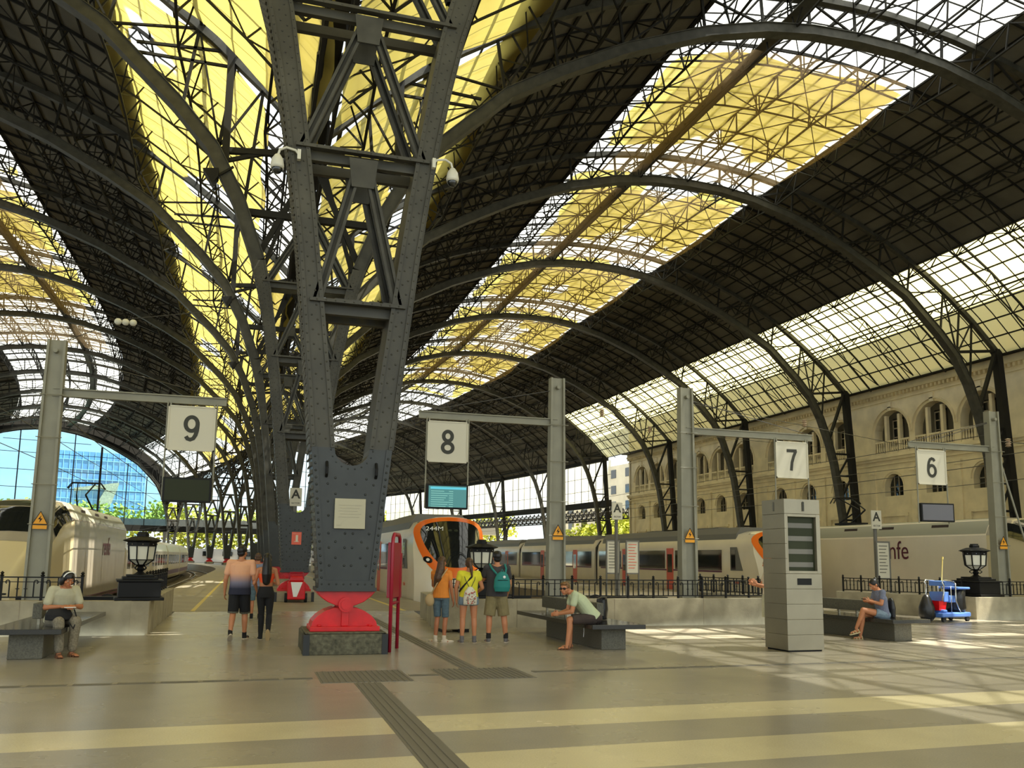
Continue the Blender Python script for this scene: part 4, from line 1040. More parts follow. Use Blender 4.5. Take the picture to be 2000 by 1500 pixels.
    for sx_ in (-1, 1):
        pg.bar((sx_*0.35, yb+0.5, 4.15), (sx_*0.2, yb-0.9, 4.75), 0.06); pg.bar((sx_*0.2, yb-0.9, 4.75), (sx_*0.4, yb+0.4, 5.35), 0.05)
    for dy in (-0.15, 0.15): pg.tube([(-0.85, yb+0.4+dy, 5.1), (-0.65, yb+0.4+dy, 5.36), (0.65, yb+0.4+dy, 5.36), (0.85, yb+0.4+dy, 5.1)], 0.03, 6)
    pg.build('pantograph', 'black', T)
    T.scale = (1, 1, 1.09)
    # trailer coaches
    hs = [(1.3, .35), (1.45, .6), (1.45, 2.6), (1.25, 3.15), (0.7, 3.4), (0, 3.42)]; hs = hs+[(-a, b) for a, b in hs[::-1][1:]]
    for i in range(coaches):
        s0 = y+20.6+i*13.4
        def G(px, sy, pz, s0=s0):
            q = W(s0+sy, x+px, pz+ZT+0.16); return (q.x-x, q.y-y, (q.z-ZT-0.16)/1.09)
        mb = MB(); mb.prism(hs, 0, 12.9, fn=lambda a, b, c: G(a, b, c)); cb = mb.build('coach', 'train_white', T)
        for sd_ in (-1, 1):
            mb = MB()
            for j in range(6):
                a0 = 0.9+j*2.0
                mb.box(sd_*1.45-0.012, sd_*1.45+0.012, a0, a0+1.4, 1.55, 2.35, fn=lambda a, b, c: G(a, b, c))
            mb.build('window', 'dark_glass', cb)
            mb = MB(); mb.box(sd_*1.45-0.012, sd_*1.45+0.012, 0.1, 12.8, 0.7, 1.05, fn=lambda a, b, c: G(a, b, c)); mb.build('waist_line', 'purple', cb)
        mb = MB(); mb.box(-0.8, 0.8, -0.5, 0.0, 0.5, 3.0, fn=lambda a, b, c: G(a, b, c)); mb.build('gangway', 'rubber', T)
    return T
loco(-7.9, 31.7, 'silver and cream streamlined locomotive at the curved track beside platform nine', 1, 8)
loco(30.5, 23.7, 'white streamlined locomotive standing before the station building', -1, 0, 'train_white')
t = thing('passenger_train', 'distant white train parked beyond the far columns', 'train', (0, 0, 0))
mb = MB(); mb.bar((-34, 226, 1.2), (38, 212, 1.2), 2.9, 3.6); mb.build('car_body', 'bright_train', t)
mb = MB()
for i in range(16):
    p = Vector((-34, 226, 1.9)).lerp(Vector((38, 212, 1.9)), (i+0.5)/16); MB().box(p.x-1.1, p.x+1.1, p.y-1.9, p.y-1.2, 1.3, 2.4).build('window', 'dark_glass', t)
# hydraulic buffer stops
for (x, y, lab) in ((-8.0, 26.6, 'black buffer stop in front of the silver locomotive'), (-4.75, 27.0, 'black buffer stop at the end of the empty curved track'), (7.62, 27.4, 'black buffer stop before the orange-faced train'), (12.4, 27.2, 'long black hydraulic buffer stop behind the fence and bench'), (25.4, 30.0, 'black buffer stop behind the cleaning cart fence')):
    t = thing('buffer_stop', lab, 'buffer stop', (x, y, ZT), 0, 'buffer stops at the track ends')
    mb = MB(); mb.box(-1.2, 1.2, -0.3, 0.3, 0, 0.35); mb.box(-1.0, -0.7, -0.9, 0.3, 0.3, 1.2); mb.box(0.7, 1.0, -0.9, 0.3, 0.3, 1.2); mb.box(-1.25, 1.25, -0.1, 0.3, 0.9, 1.35)
    for sx_ in (-0.85, 0.85): mb.bar((sx_, -1.9, 0.1), (sx_, 0.1, 1.2), 0.16, 0.2)
    mb.build('frame', 'black', t)
    for sx_ in (-0.87, 0.87):
        mb = MB(); mb.tube([(sx_, 0.2, 1.1), (sx_, 1.1, 1.1)], 0.14, 12); mb.tube([(sx_, 1.1, 1.1), (sx_, 1.2, 1.1)], 0.28, 16); mb.build('buffer', 'rubber', t)
# ---------------- parapets and iron fences ----------------
def wall_seg(p, q, th, z0, z1, mb):
    p, q = Vector((*p, 0)), Vector((*q, 0)); d = (q-p).normalized(); n = Vector((-d.y, d.x, 0))*th
    vs = []
    for z in (z0, z1): vs += [(p.x, p.y, z), (q.x, q.y, z), (q.x+n.x, q.y+n.y, z), (p.x+n.x, p.y+n.y, z)]
    mb.add(vs, [(0, 3, 2, 1), (4, 5, 6, 7), (0, 1, 5, 4), (1, 2, 6, 5), (2, 3, 7, 6), (3, 0, 4, 7)])
PH = 0.66
def parapet(name, lab, pts, th=0.35):
    mb = MB()
    for i in range(len(pts)-1): wall_seg(pts[i], pts[i+1], th, ZT if False else -0.3, PH, mb)
    o = mb.build('parapet', 'concrete', bevel=0.01); tag(o, lab, 'low wall', 'concrete parapets round the track ends')
    mb = MB()
    for i in range(len(pts)-1):
        p, q = Vector((*pts[i], 0)), Vector((*pts[i+1], 0)); L = (q-p).length; d = (q-p)/L; n = Vector((-d.y, d.x, 0))
        s = 2.0
        while s < L: a = p+d*s; mb.bar(a-n*0.003+Vector((0, 0, 0)), a-n*0.003+Vector((0, 0, PH)), 0.012, 0.006, upv=n); s += 2.6
    mb.build('joint', 'stone_dark', o)
parapet('a', 'concrete low wall behind the seated woman in cream', [(-14, 19.6), (-1.85, 19.15), (-1.95, 26.5)])
parapet('b', 'concrete low wall behind the bench with the man in sunglasses', [(4.65, 24.3), (4.15, 19.8), (14.5, 20.75), (13.8, 26.0)])
parapet('c', 'concrete low wall behind the blue cleaning cart', [(19.5, 26.0), (20.9, 21.35), (34, 22.0)])
def fence(lab, p, q, posts=True, name='iron_fence'):
    p, q = Vector((*p, PH)), Vector((*q, PH)); L = (q-p).length; d = (q-p)/L
    t = thing('iron_fence', lab, 'fence', tuple(p), math.atan2(d.y, d.x), 'black scrolled iron fences on the parapets')
    mb = MB(); mb.box(0, L, -0.018, 0.018, 0.44, 0.465); mb.box(0, L, -0.015, 0.015, 0.05, 0.075); mb.box(0, L, -0.012, 0.012, 0.355, 0.37); mb.build('rail', 'black', t)
    n = max(1, round(L/0.72))
    for i in range(n+1):
        x = L*i/n; mb = MB(); mb.box(x-0.022, x+0.022, -0.022, 0.022, 0, 0.48); mb.lathe((x, 0, 0.47), [(0.03, 0), (0.045, 0.02), (0.018, 0.04), (0.04, 0.065), (0.005, 0.10)], 8); mb.build('post', 'black', t)
    mb = MB()
    for i in range(n):
        x0 = L*i/n; w_ = L/n
        for fr in (0.2, 0.4, 0.6, 0.8): mb.box(x0+w_*fr-0.011, x0+w_*fr+0.011, -0.01, 0.01, 0.05, 0.36 if fr in (0.2, 0.8) else 0.45)
        for fr, sg in ((0.2, -1), (0.8, 1)):
            cx = x0+w_*fr+sg*0.035; mb.tube([(cx-sg*0.035*math.cos(a), 0, 0.36+0.035*math.sin(a)) for a in sub(0, PI*1.35, 6)], 0.012, 5)
        for fr in (0.4, 0.6): mb.box(x0+w_*fr-0.035, x0+w_*fr+0.035, -0.006, 0.006, 0.22, 0.235)
    mb.build('scroll_bars', 'black', t)
fence('black scrolled fence above the wall behind the seated woman in cream', (-14, 19.75), (-3.15, 19.35))
fence('black scrolled fence running back along the wall beside the walking couple', (-2.08, 20.6), (-2.15, 26.3))
fence('black scrolled fence between the three standing people and the tall pole of sign eight', (6.1, 20.2), (9.2, 20.45))
fence('black scrolled fence behind the man in sunglasses, ending near the steel kiosk', (9.2, 20.45), (14.3, 20.9))
fence('densely foreshortened black fence running back behind the steel kiosk', (14.3, 20.95), (13.7, 25.8))
fence('short black fence between the lantern and the parapet end, behind the orange top', (4.35, 20.0), (4.98, 20.06))
fence('densely foreshortened black fence between the seated reader and the cleaning cart', (19.65, 25.8), (20.95, 21.9))
fence('black scrolled fence right of the lantern near the cleaning cart', (21.9, 21.7), (34, 22.2))
# ---------------- lanterns ----------------
def lantern(x, y, lab, z0=PH):
    t = thing('platform_lantern', lab, 'lantern', (x, y, z0), 0.15, 'black station lanterns on the parapets')
    mb = MB(); mb.box(-0.44, 0.44, -0.44, 0.44, 0, 0.07); mb.box(-0.38, 0.38, -0.38, 0.38, 0.07, 0.42); mb.box(-0.42, 0.42, -0.42, 0.42, 0.42, 0.47); mb.box(-0.32, 0.32, -0.32, 0.32, 0.47, 0.53); mb.box(-0.25, 0.25, -0.25, 0.25, 0.53, 0.58)
    mb.build('pedestal', 'black', t, bevel=0.012)
    mb = MB(); mb.lathe((0, 0, 0.58), [(0.14, 0), (0.09, 0.03), (0.05, 0.07), (0.08, 0.12), (0.05, 0.17), (0.11, 0.23)], 12)
    for i in range(4):
        a = PI/4+i*PI/2; c, s = math.cos(a), math.sin(a)
        mb.tube([(c*(0.08+0.06*math.sin(b)), s*(0.08+0.06*math.sin(b)), 0.68+0.1*(b/PI)) for b in sub(0, PI*1.6, 8)], 0.012, 5)
    mb.build('stem', 'black', t)
    n = 8; mb = MB(); R0, R1, R2 = 0.10, 0.24, 0.275; z0_, z1_, z2_, z3_ = 0.80, 0.92, 1.24, 1.32
    for i in range(n):
        a = 2*PI*(i+0.5)/n; c, s = math.cos(a), math.sin(a); b = 2*PI*(i+1.5)/n; c2_, s2_ = math.cos(b), math.sin(b)
        mb.bar((R0*c, R0*s, z0_), (R1*c, R1*s, z1_), 0.022); mb.bar((R1*c, R1*s, z1_), (R2*c, R2*s, z3_), 0.024)
        mb.bar((R1*c, R1*s, z1_), (R1*c2_, R1*s2_, z1_), 0.02); mb.bar((R2*c*0.98, R2*s*0.98, z2_), (R2*c2_*0.98, R2*s2_*0.98, z2_), 0.02)
    mb.build('cage', 'black', t)
    mb = MB(); mb.lathe((0, 0, 0), [(R0*0.95, z0_), (R1*0.97, z1_), (R2*0.95, z2_)], n, a0=PI/n); mb.build('pane', 'lamp_glass', t)
    mb = MB(); mb.lathe((0, 0, 0), [(R2*1.0, z2_+0.0), (R2*1.02, z3_), (0.38, 1.36), (0.37, 1.375), (0.2, 1.45), (0.12, 1.46), (0.12, 1.52), (0.10, 1.54), (0.10, 1.57)], n, a0=PI/n); mb.build('roof', 'black', t)
    mb = MB()
    for i in range(n):
        a = 2*PI*i/n; mb.ball((R2*0.97*math.cos(a), R2*0.97*math.sin(a), 1.28), 0.016, 6, 4)
    mb.build('ornament', 'chrome', t); t.scale = (1.06, 1.06, 0.89)
lantern(-2.13, 19.75, 'black octagonal lantern at the wall corner left of the walking couple')
lantern(5.45, 20.75, 'black octagonal lantern standing in front of the orange-faced train')
lantern(21.6, 22.0, 'black octagonal lantern above the blue cleaning cart')
for o_ in C.objects:
    if o_.name == 'platform_lantern.002': o_.scale = (1.22, 1.22, 1.02)
def ribbon(mb, pts, w_, y, sc, x0, z0, closed=False):
    n = len(pts); L = []; R_ = []
    for i in range(n):
        a = pts[(i-1) % n] if (closed or i > 0) else pts[i]; b = pts[(i+1) % n] if (closed or i < n-1) else pts[i]
        d = Vector((b[0]-a[0], b[1]-a[1])).normalized(); nx, nz = -d.y*w_/2, d.x*w_/2
        L.append((x0+(pts[i][0]+nx)*sc, y, z0+(pts[i][1]+nz)*sc)); R_.append((x0+(pts[i][0]-nx)*sc, y, z0+(pts[i][1]-nz)*sc))
    if closed: L.append(L[0]); R_.append(R_[0])
    mb.grid([L, R_])
def glyph(mb, ch, x0, z0, sc, y):
    el = lambda cx, cz, rx, rz, a0=0, a1=2*PI, n=28: [(cx+rx*math.cos(a), cz+rz*math.sin(a)) for a in sub(a0, a1, n)]
    w_ = 0.15
    if ch == '8':
        ribbon(mb, el(0, .26, .215, .195)[:-1], w_, y, sc, x0, z0, True); ribbon(mb, el(0, .735, .18, .198)[:-1], w_, y-0.001, sc, x0, z0, True)
    elif ch in '96':
        body = el(0, .67, .215, .265)[:-1]; tail = [(.215, .67), (.212, .55), (.20, .42), (.16, .25), (.09, .12), (-.02, .068), (-.12, .10), (-.18, .19)]
        if ch == '6': body = [(-a, 1-b) for a, b in body]; tail = [(-a, 1-b) for a, b in tail]
        ribbon(mb, body, w_, y, sc, x0, z0, True); ribbon(mb, tail, w_, y-0.001, sc, x0, z0)
    elif ch == '7':
        ribbon(mb, [(-.27, .93), (.27, .93)], w_, y, sc, x0, z0); ribbon(mb, [(.23, .94), (.10, .68), (.0, .38), (-.05, .0)], w_, y-0.001, sc, x0, z0)
# ---------------- poles with platform signs ----------------
def pole(xp, xs, num, lab, mon):
    Y = 24.5
    t = thing('catenary_pole', lab, 'pole', (xp, Y, ZT), 0, 'tall grey-green catenary poles')
    H = 7.05-ZT; mb = MB(); a, b = 0.25, 0.19
    for sx_ in (-1, 1):
        mb.add([(sx_*a-0.03, -0.16, 0), (sx_*a+0.03, -0.16, 0), (sx_*a+0.03, 0.16, 0), (sx_*a-0.03, 0.16, 0), (sx_*b-0.03, -0.13, H), (sx_*b+0.03, -0.13, H), (sx_*b+0.03, 0.13, H), (sx_*b-0.03, 0.13, H)], [(0, 3, 2, 1), (4, 5, 6, 7), (0, 1, 5, 4), (1, 2, 6, 5), (2, 3, 7, 6), (3, 0, 4, 7)])
    mb.add([(-a, -0.05, 0), (a, -0.05, 0), (a, -0.03, 0), (-a, -0.03, 0), (-b, -0.05, H), (b, -0.05, H), (b, -0.03, H), (-b, -0.03, H)], [(0, 3, 2, 1), (4, 5, 6, 7), (0, 1, 5, 4), (1, 2, 6, 5), (2, 3, 7, 6), (3, 0, 4, 7)])
    mb.build('post', 'pole_paint', t)
    for zz in (2.3, 3.3, 4.5, 5.6): MB().tube([(-0.28, -0.17, zz-ZT), (0.32, -0.17, zz-ZT)], 0.012, 5).build('step_rung', 'pole_paint', t)
    MB().tube([(0, -0.2, 6.75-ZT), (0, 0.2, 6.75-ZT)], 0.06, 8).build('bolt', 'pole_paint', t)
    mb = MB(); z = 2.3-ZT
    mb.add([(-0.17, -0.19, z), (0.17, -0.19, z), (0, -0.19, z+0.32)], [(0, 1, 2)]); mb.box(-0.16, 0.16, -0.19, -0.18, z-0.12, z-0.03); w_ = mb.build('warning_plate', 'warn', t); w_['label'] = 'orange high-voltage warning triangle'
    mb = MB()
    for p_, q_ in (((-0.17, z), (0.17, z)), ((0.17, z), (0, z+0.32)), ((0, z+0.32), (-0.17, z))): mb.bar((p_[0], -0.195, p_[1]), (q_[0], -0.195, q_[1]), 0.012)
    mb.add([(0.02, -0.197, z+0.22), (-0.05, -0.197, z+0.12), (0.0, -0.197, z+0.12), (-0.02, -0.197, z+0.03), (0.05, -0.197, z+0.14), (0.0, -0.197, z+0.14)], [(0, 1, 2, 3, 4, 5)]); mb.build('flash', 'black', w_)
    sg = 1 if xs > xp else -1; za = 5.72-ZT; L = abs(xs-xp)+0.85
    mb = MB(); x0, x1 = (0, L) if sg > 0 else (-L, 0)
    mb.box(x0, x1, -0.08, 0.08, za-0.14, za-0.11); mb.box(x0, x1, -0.08, 0.08, za+0.05, za+0.08); mb.box(x0, x1, -0.015, 0.015, za-0.14, za+0.08)
    mb.build('arm', 'pole_paint', t)
    mb = MB(); mb.tube([(0, 0, 6.7-ZT), (sg*(L-0.1), 0, za+0.08)], 0.012, 5); mb.build('stay_wire', 'wire', t)
    # number board
    s = thing('platform_sign', 'square pale hanging sign with the platform numeral %s' % dict(zip('9876', ('nine', 'eight', 'seven', 'six')))[num], 'sign', (xs, Y, 0), 0, 'hanging platform number signs')
    zb, h = 4.32, 1.2; y0 = -0.1
    mb = MB()
    for (a0, a1, b0, b1) in ((-0.6, 0.6, zb, zb+0.035), (-0.6, 0.6, zb+h-0.035, zb+h), (-0.6, -0.565, zb, zb+h), (0.565, 0.6, zb, zb+h)): mb.box(a0, a1, y0-0.02, y0+0.06, b0, b1)
    mb.build('frame', 'sign_white', s)
    mb = MB(); mb.box(-0.57, 0.57, y0, y0+0.04, zb+0.03, zb+h-0.03); mb.build('panel', 'sign_white', s)
    nm = MB(); glyph(nm, num, 0, zb+h*0.5-0.35, 0.70, y0-0.006); nm.build('numeral', 'sign_ink', s)
    mb = MB()
    for x in (-0.62, 0.62): mb.tube([(x, y0+0.02, 3.0 if mon else 3.2), (x, y0+0.02, za+ZT-0.1)], 0.022, 8)
    for x in (-0.55, 0.55): mb.box(x-0.02, x+0.02, y0, y0+0.04, zb+h, za+ZT-0.1)
    mb.build('hanger_rod', 'pole_paint', s)
    if mon:
        w2, z0, z1, scr = mon
        m_ = thing('departure_monitor', {'9': 'dark blank departure monitor hanging below the number nine', '8': 'teal lit departure monitor hanging below the number eight', '6': 'tilted grey departure monitor below the number six', '7': 'departure monitor below the number seven, hidden by the kiosk'}[num], 'monitor', (xs+(0.05 if num == '6' else 0), Y-0.12, 0), -0.12 if num == '6' else 0.0)
        mb = MB(); mb.box(-w2, w2, -0.12, 0.06, z0, z1); mb.build('housing', 'black', m_, bevel=0.01)
        mb = MB(); mb.box(-w2+0.05, w2-0.05, -0.126, -0.12, z0+0.05, z1-0.05); sc_ = mb.build('screen', scr, m_)
        if num == '8':
            mb = MB(); mb.box(-w2+0.10, w2-0.06, -0.129, -0.126, z1-0.14, z1-0.08); mb.build('header_row', 'screen_head', sc_)
            mb = MB()
            for i, (dest) in enumerate(range(8)):
                zz = z1-0.20-i*0.062
                mb.box(-w2+0.12, -w2+0.50+0.05*((i*3) % 4), -0.129, -0.126, zz-0.011, zz+0.011); mb.box(0.04, 0.16, -0.129, -0.126, zz-0.011, zz+0.011)
            mb.build('text_rows', 'screen_row', sc_)
    return t
pole(-5.03, -1.63, '9', 'tall catenary pole in front of the silver locomotive, arm reaching to sign nine', (0.60, 2.95, 3.60, 'screen_olive'))
pole(8.70, 5.34, '8', 'tall catenary pole beside the orange-faced train, arm reaching to sign eight', (0.60, 2.98, 3.68, 'screen_teal'))
pole(13.02, 16.8, '7', 'tall catenary pole left of the steel kiosk, arm reaching to sign seven', None)
pole(25.15, 22.35, '6', 'tall catenary pole by the white locomotive, arm reaching to sign six', (0.62, 3.05, 3.68, 'screen_grey'))
mb = MB(); mb.tube([(13.35, 24.5, ZT), (13.35, 24.5, 5.0)], 0.03, 6); tag(mb.build('conduit', 'pole_paint'), 'thin pale conduit beside the pole of sign seven', 'pipe')
mb = MB(); mb.tube([(26.4, 23.6, ZT), (25.4, 24.45, 5.2)], 0.035, 6); tag(mb.build('stay_rod', 'pole_paint'), 'slanting stay rod bracing the pole of sign six', 'rod')
# overhead wires with insulators
def wire(pts, lab, r=0.014, ins=None):
    t = thing('overhead_wire', lab, 'wire', (0, 0, 0), 0, 'overhead wires'); MB().tube(pts, r, 5).build('cable', 'wire', t)
    for p in (ins or []):
        mb = MB(); p = Vector(p); mb.lathe(tuple(p), [(0.04, -0.16), (0.11, -0.13), (0.05, -0.09), (0.11, -0.05), (0.05, 0), (0.11, 0.04), (0.05, 0.08), (0.11, 0.12), (0.03, 0.15)], 10); mb.build('insulator', 'insulator', t)
for xc, nm in ((-8.0, 'the silver locomotive'), (-4.9, 'the empty curved track'), (7.7, 'the orange-faced train'), (25.4, 'the long white train'), (30.5, 'the white locomotive')):
    for z, q in ((5.2, 'contact'), (6.3, 'upper')):
        wire([W(s, xc, z-0.06*math.sin((s-24)/8.6*PI/2)**2) for s in [24.6]+list(range(32, 200, 8))], '%s wire strung above %s' % (q, nm))
wire([(-5.0, 24.5, 6.8), (-9, 40, 6.9), (-24, 60, 9)], 'wire slanting from the pole of sign nine to the far side', 0.014, [(-5.9, 28, 6.82)])
wire([(8.7, 24.5, 6.9), (18, 40, 8.2), (50, 67, 12)], 'wire slanting from the pole of sign eight toward the station wall', 0.014, [(13.5, 32.5, 7.55), (20, 41.6, 8.5)])
wire([(25.2, 24.5, 6.7), (22.4, 24.4, 5.85)], 'short stay wire above the arm of sign six', 0.012)
wire([(25.3, 24.5, 6.0), (34, 26, 6.1), (53, 33, 7)], 'wire with round insulators right of the pole of sign six', 0.014, [(26.0, 24.65, 6.0)])
wire([(-60, 60, 13), (-5.2, 24.7, 5.0)], 'wire crossing the far-side vault down to the pole of sign nine', 0.014, [(-12, 29.2, 5.95)])
wire([(13, 24.5, 6.6), (34, 40, 8.3), (53, 52, 10)], 'wire slanting from the pole of sign seven toward the arches', 0.014, [(22, 31, 7.4)])
# sector signs
def sector(x, y, lab, zt):
    t = thing('sector_sign', lab, 'sign', (x, y, 0), 0, 'white sector A signs'); mb = MB(); mb.tube([(0, 0, 0), (0, 0, zt)], 0.075, 10); mb.build('post', 'train_grey', t)
    mb = MB(); mb.box(-0.24, 0.24, -0.12, -0.07, zt-0.5, zt+0.24); pn = mb.build('panel', 'sign_white', t, bevel=0.006)
    text('letter', 'A', 0.5, 'sign_ink', (0, -0.123, zt-0.03), (PI/2, 0, 0), pn, 0.002, 0.012); text('caption', 'SECTOR', 0.09, 'sign_ink', (0, -0.123, zt-0.38), (PI/2, 0, 0), pn, 0.002)
sector(15.2, 35.0, 'white letter A sign on a post in front of the white commuter train', 3.85)
sector(24.15, 29.6, 'white letter A sign on a post left of the tilted monitor', 3.5)
sector(1.72, 36.5, 'white letter A sign glimpsed through the second column', 4.1)
for (x, y, lab) in ((15.55, 36.2, 'narrow poster board beside the A sign, nearer the pole of sign eight'), (16.5, 36.2, 'narrow poster board with red print right of the A sign'), (24.15, 29.2, 'narrow timetable board in front of the white locomotive lettering')):
    t = thing('poster_board', lab, 'notice board', (x, y, 0), 0, 'narrow grey-framed poster boards'); mb = MB()
    for sx_ in (-0.3, 0.3): mb.box(sx_-0.03, sx_+0.03, -0.03, 0.03, 0, 2.5)
    mb.box(-0.27, 0.27, -0.03, 0.03, 2.44, 2.5); mb.box(-0.3, 0.3, -0.03, 0.03, 1.0, 1.06); mb.build('frame', 'train_grey', t)
    mb = MB(); mb.box(-0.27, 0.27, -0.02, 0.02, 1.06, 2.44); pp = mb.build('sheet', 'sign_white', t)
    mb = MB()
    for i in range(9): mb.box(-0.2, 0.2-0.05*(i % 3), -0.024, -0.02, 2.3-i*0.13, 2.33-i*0.13)
    mb.build('print', 'door_red' if x == 16.5 else 'granite_grey', pp)
# ---------------- benches ----------------
def bench(x, y, rz, lab, Lb=4.3, back=(0.85, 3.9)):
    t = thing('stone_bench', lab, 'bench', (x, y, 0), rz, 'double-sided stone benches')
    mb = MB(); mb.box(-0.24, 0.24, 0.25, Lb-1.15, 0, 0.38); mb.build('base', 'granite_grey', t, bevel=0.01)
    mb = MB(); mb.box(-0.52, 0.52, 0, Lb, 0.38, 0.46); mb.build('seat', 'granite', t, bevel=0.006)
    mb = MB(); mb.box(-0.07, 0.07, back[0], back[1], 0.56, 0.80); mb.build('backrest', 'granite_grey', t, bevel=0.008)
    yy = back[0]+0.15
    while yy < back[1]:
        mb = MB(); mb.box(-0.02, 0.02, yy-0.02, yy+0.02, 0.46, 0.57); mb.build('support', 'steel', t); yy += 0.55
bench(6.42, 14.65, 0.02, 'dark polished stone bench with the man in sunglasses sitting on it')
bench(13.35, 15.35, 0.10, 'dark stone bench with the reading woman, right of the steel kiosk', 4.2)
bench(-3.15, 14.75, 0.0, 'dark stone bench with the woman in cream bent over her phone', 4.3)
# ---------------- steel information kiosk ----------------
t = thing('information_kiosk', 'tall brushed steel information kiosk with a glass screen', 'kiosk', (9.44, 14.0, 0), 0.03)
mb = MB(); mb.box(0.03, 0.75, 0.03, 0.67, 0, 0.03); mb.build('base', 'black', t)
for i in range(10):
    mb = MB(); z0 = 0.03+i*0.275; m_ = 'steel'
    if 4 < i < 9: mb.box(0, 0.04, 0, 0.7, z0, z0+0.271); mb.box(0.04, 0.78, 0.12, 0.7, z0, z0+0.271)
    else: mb.box(0, 0.78, 0, 0.7, z0, z0+0.271)
    mb.build('panel', m_, t, bevel=0.003)
mb = MB(); za, zb = 1.405, 2.50
for (a0, a1, b0, b1) in ((0.04, 0.07, za, zb), (0.69, 0.78, za, zb), (0.07, 0.69, za, za+0.05), (0.07, 0.69, zb-0.05, zb)): mb.box(a0, a1, 0.0, 0.12, b0, b1)
mb.build('screen_frame', 'steel', t, bevel=0.004)
mb = MB(); mb.box(0.07, 0.69, 0.07, 0.08, za+0.05, zb-0.05); sc_ = mb.build('screen', 'screen_olive', t)
mb = MB()
for i in range(4): mb.box(0.11, 0.65, 0.066, 0.07, za+0.12+i*0.24, za+0.21+i*0.24)
mb.build('screen_band', 'screen_row' if False else 'train_grey', sc_)
mb = MB(); mb.box(0.24, 0.55, -0.004, 0.0, 1.20, 1.32); mb.build('slot', 'black', t)
text('information_letter', 'i', 0.24, 'sign_ink', (0.41, -0.006, 2.64), (PI/2, 0, 0), t, 0.004, 0.012); text('information_letter', 'i', 0.24, 'train_grey', (-0.006, 0.33, 2.64), (PI/2, 0, -PI/2), t, 0.004, 0.01)
# ---------------- bin, red board, scrubber, cart ----------------
t = thing('litter_bin', 'square beige litter bin on black feet behind the girl in orange', 'bin', (4.42, 19.2, 0), 0.02)
mb = MB(); mb.box(-0.31, 0.31, -0.28, 0.28, 0.06, 0.93); mb.build('body', 'concrete', t, bevel=0.01); mb = MB(); mb.box(-0.31, -0.2, -0.26, 0.26, 0, 0.06); mb.box(0.05, 0.29, -0.29, 0.26, 0, 0.07); mb.build('foot', 'black', t)
t = thing('red_notice_stand', 'red steel stand with enclosed notice board beside the nearest column', 'notice stand', (2.5, 15.45, 0), 1.22)
mb = MB(); mb.tube([(-0.33, 0, 0), (-0.33, 0, 1.55), (-0.31, 0, 1.66), (-0.22, 0, 1.72), (0.22, 0, 1.72), (0.31, 0, 1.66), (0.33, 0, 1.55), (0.33, 0, 0)], 0.032, 10); mb.tube([(-0.33, 0, 0.7), (0.33, 0, 0.7)], 0.025, 8); mb.build('frame', 'red_dark', t, smooth=True)
mb = MB(); mb.box(-0.29, 0.29, -0.02, 0.09, 0.78, 1.6); mb.build('case', 'red_dark', t, bevel=0.008)
mb = MB(); mb.box(-0.26, 0.26, 0.09, 0.10, 0.82, 1.55); mb.build('poster', 'train_silver', t)
mb = MB(); mb.box(0.36, 0.62, 0.0, 0.16, 0.75, 1.45); mb.build('extinguisher_box', 'red_dark', t, bevel=0.008); t.scale = (1, 1, 1.16)
t = thing('floor_scrubber', 'red and white wheeled machine parked before the second column', 'trolley', (1.66, 31.7, 0), 0)
mb = MB(); mb.box(-0.3, 0.3, -0.25, 0.25, 0.1, 0.72); mb.prism([(-0.26, 0.72), (0.26, 0.72), (0.2, 0.9), (-0.2, 0.9)], -0.22, 0.2); mb.build('body', 'red', t, bevel=0.04)
mb = MB(); mb.add([(-0.2, -0.26, 0.7), (0.2, -0.26, 0.7), (0.02, -0.26, 0.2), (-0.1, -0.26, 0.2)], [(0, 1, 2, 3)]); mb.build('front_panel', 'phone_white', t)
mb = MB(); mb.tube([(-0.25, 0.1, 0.8), (-0.22, 0.15, 1.02), (0.22, 0.15, 1.02), (0.25, 0.1, 0.8)], 0.03, 8); mb.build('handle', 'red_dark', t)
for x in (-0.33, 0.33): mb = MB(); mb.tube([(x-0.05, 0, 0.16), (x+0.05, 0, 0.16)], 0.16, 14); mb.build('wheel', 'rubber', t)
t = thing('cleaning_cart', 'blue cleaning cart with a red bucket and black bin bags', 'cart', (19.3, 20.85, 0), 0.28); t.scale = (1.12, 1.12, 1.08)
mb = MB(); mb.box(-0.55, 0.72, -0.27, 0.27, 0.12, 0.24); mb.box(-0.45, -0.28, -0.24, 0.24, 0.24, 0.32); mb.build('tray', 'cart_blue', t, bevel=0.03)
for x in (-0.45, 0.6):
    for y in (-0.22, 0.22): mb = MB(); mb.tube([(x, y-0.03, 0.07), (x, y+0.03, 0.07)], 0.07, 12); mb.build('wheel', 'rubber', t)
mb = MB(); mb.box(-0.32, 0.12, -0.22, 0.22, 0.93, 1.06); mb.box(-0.35, -0.12, -0.2, 0.2, 0.52, 0.78); mb.box(-0.1, 0.2, -0.2, 0.2, 0.5, 0.68); mb.build('storage_box', 'cart_blue', t, bevel=0.015)
for y in (-0.24, 0.24):
    mb = MB(); mb.tube([(-0.5, y, 0.55), (-0.42, y, 0.75), (-0.4, y, 0.95), (-0.47, y, 1.04), (-0.4, y, 1.08), (-0.1, y, 1.07), (0.1, y, 1.02)], 0.018, 7); mb.tube([(0.12, y, 1.0), (0.1, y, 0.55), (0.3, y, 0.22)], 0.018, 7); mb.tube([(-0.1, y, 0.93), (-0.1, y, 0.24)], 0.012, 6); mb.build('handle', 'chrome', t, smooth=True)
mb = MB(); mb.lathe((-0.38, -0.05, 0.30), [(0.15, 0), (0.19, 0.24), (0.2, 0.25), (0.17, 0.24)], 4, a0=PI/4, sx=1.3); q = mb.build('bucket', 'red', t); q['label'] = 'red bucket'
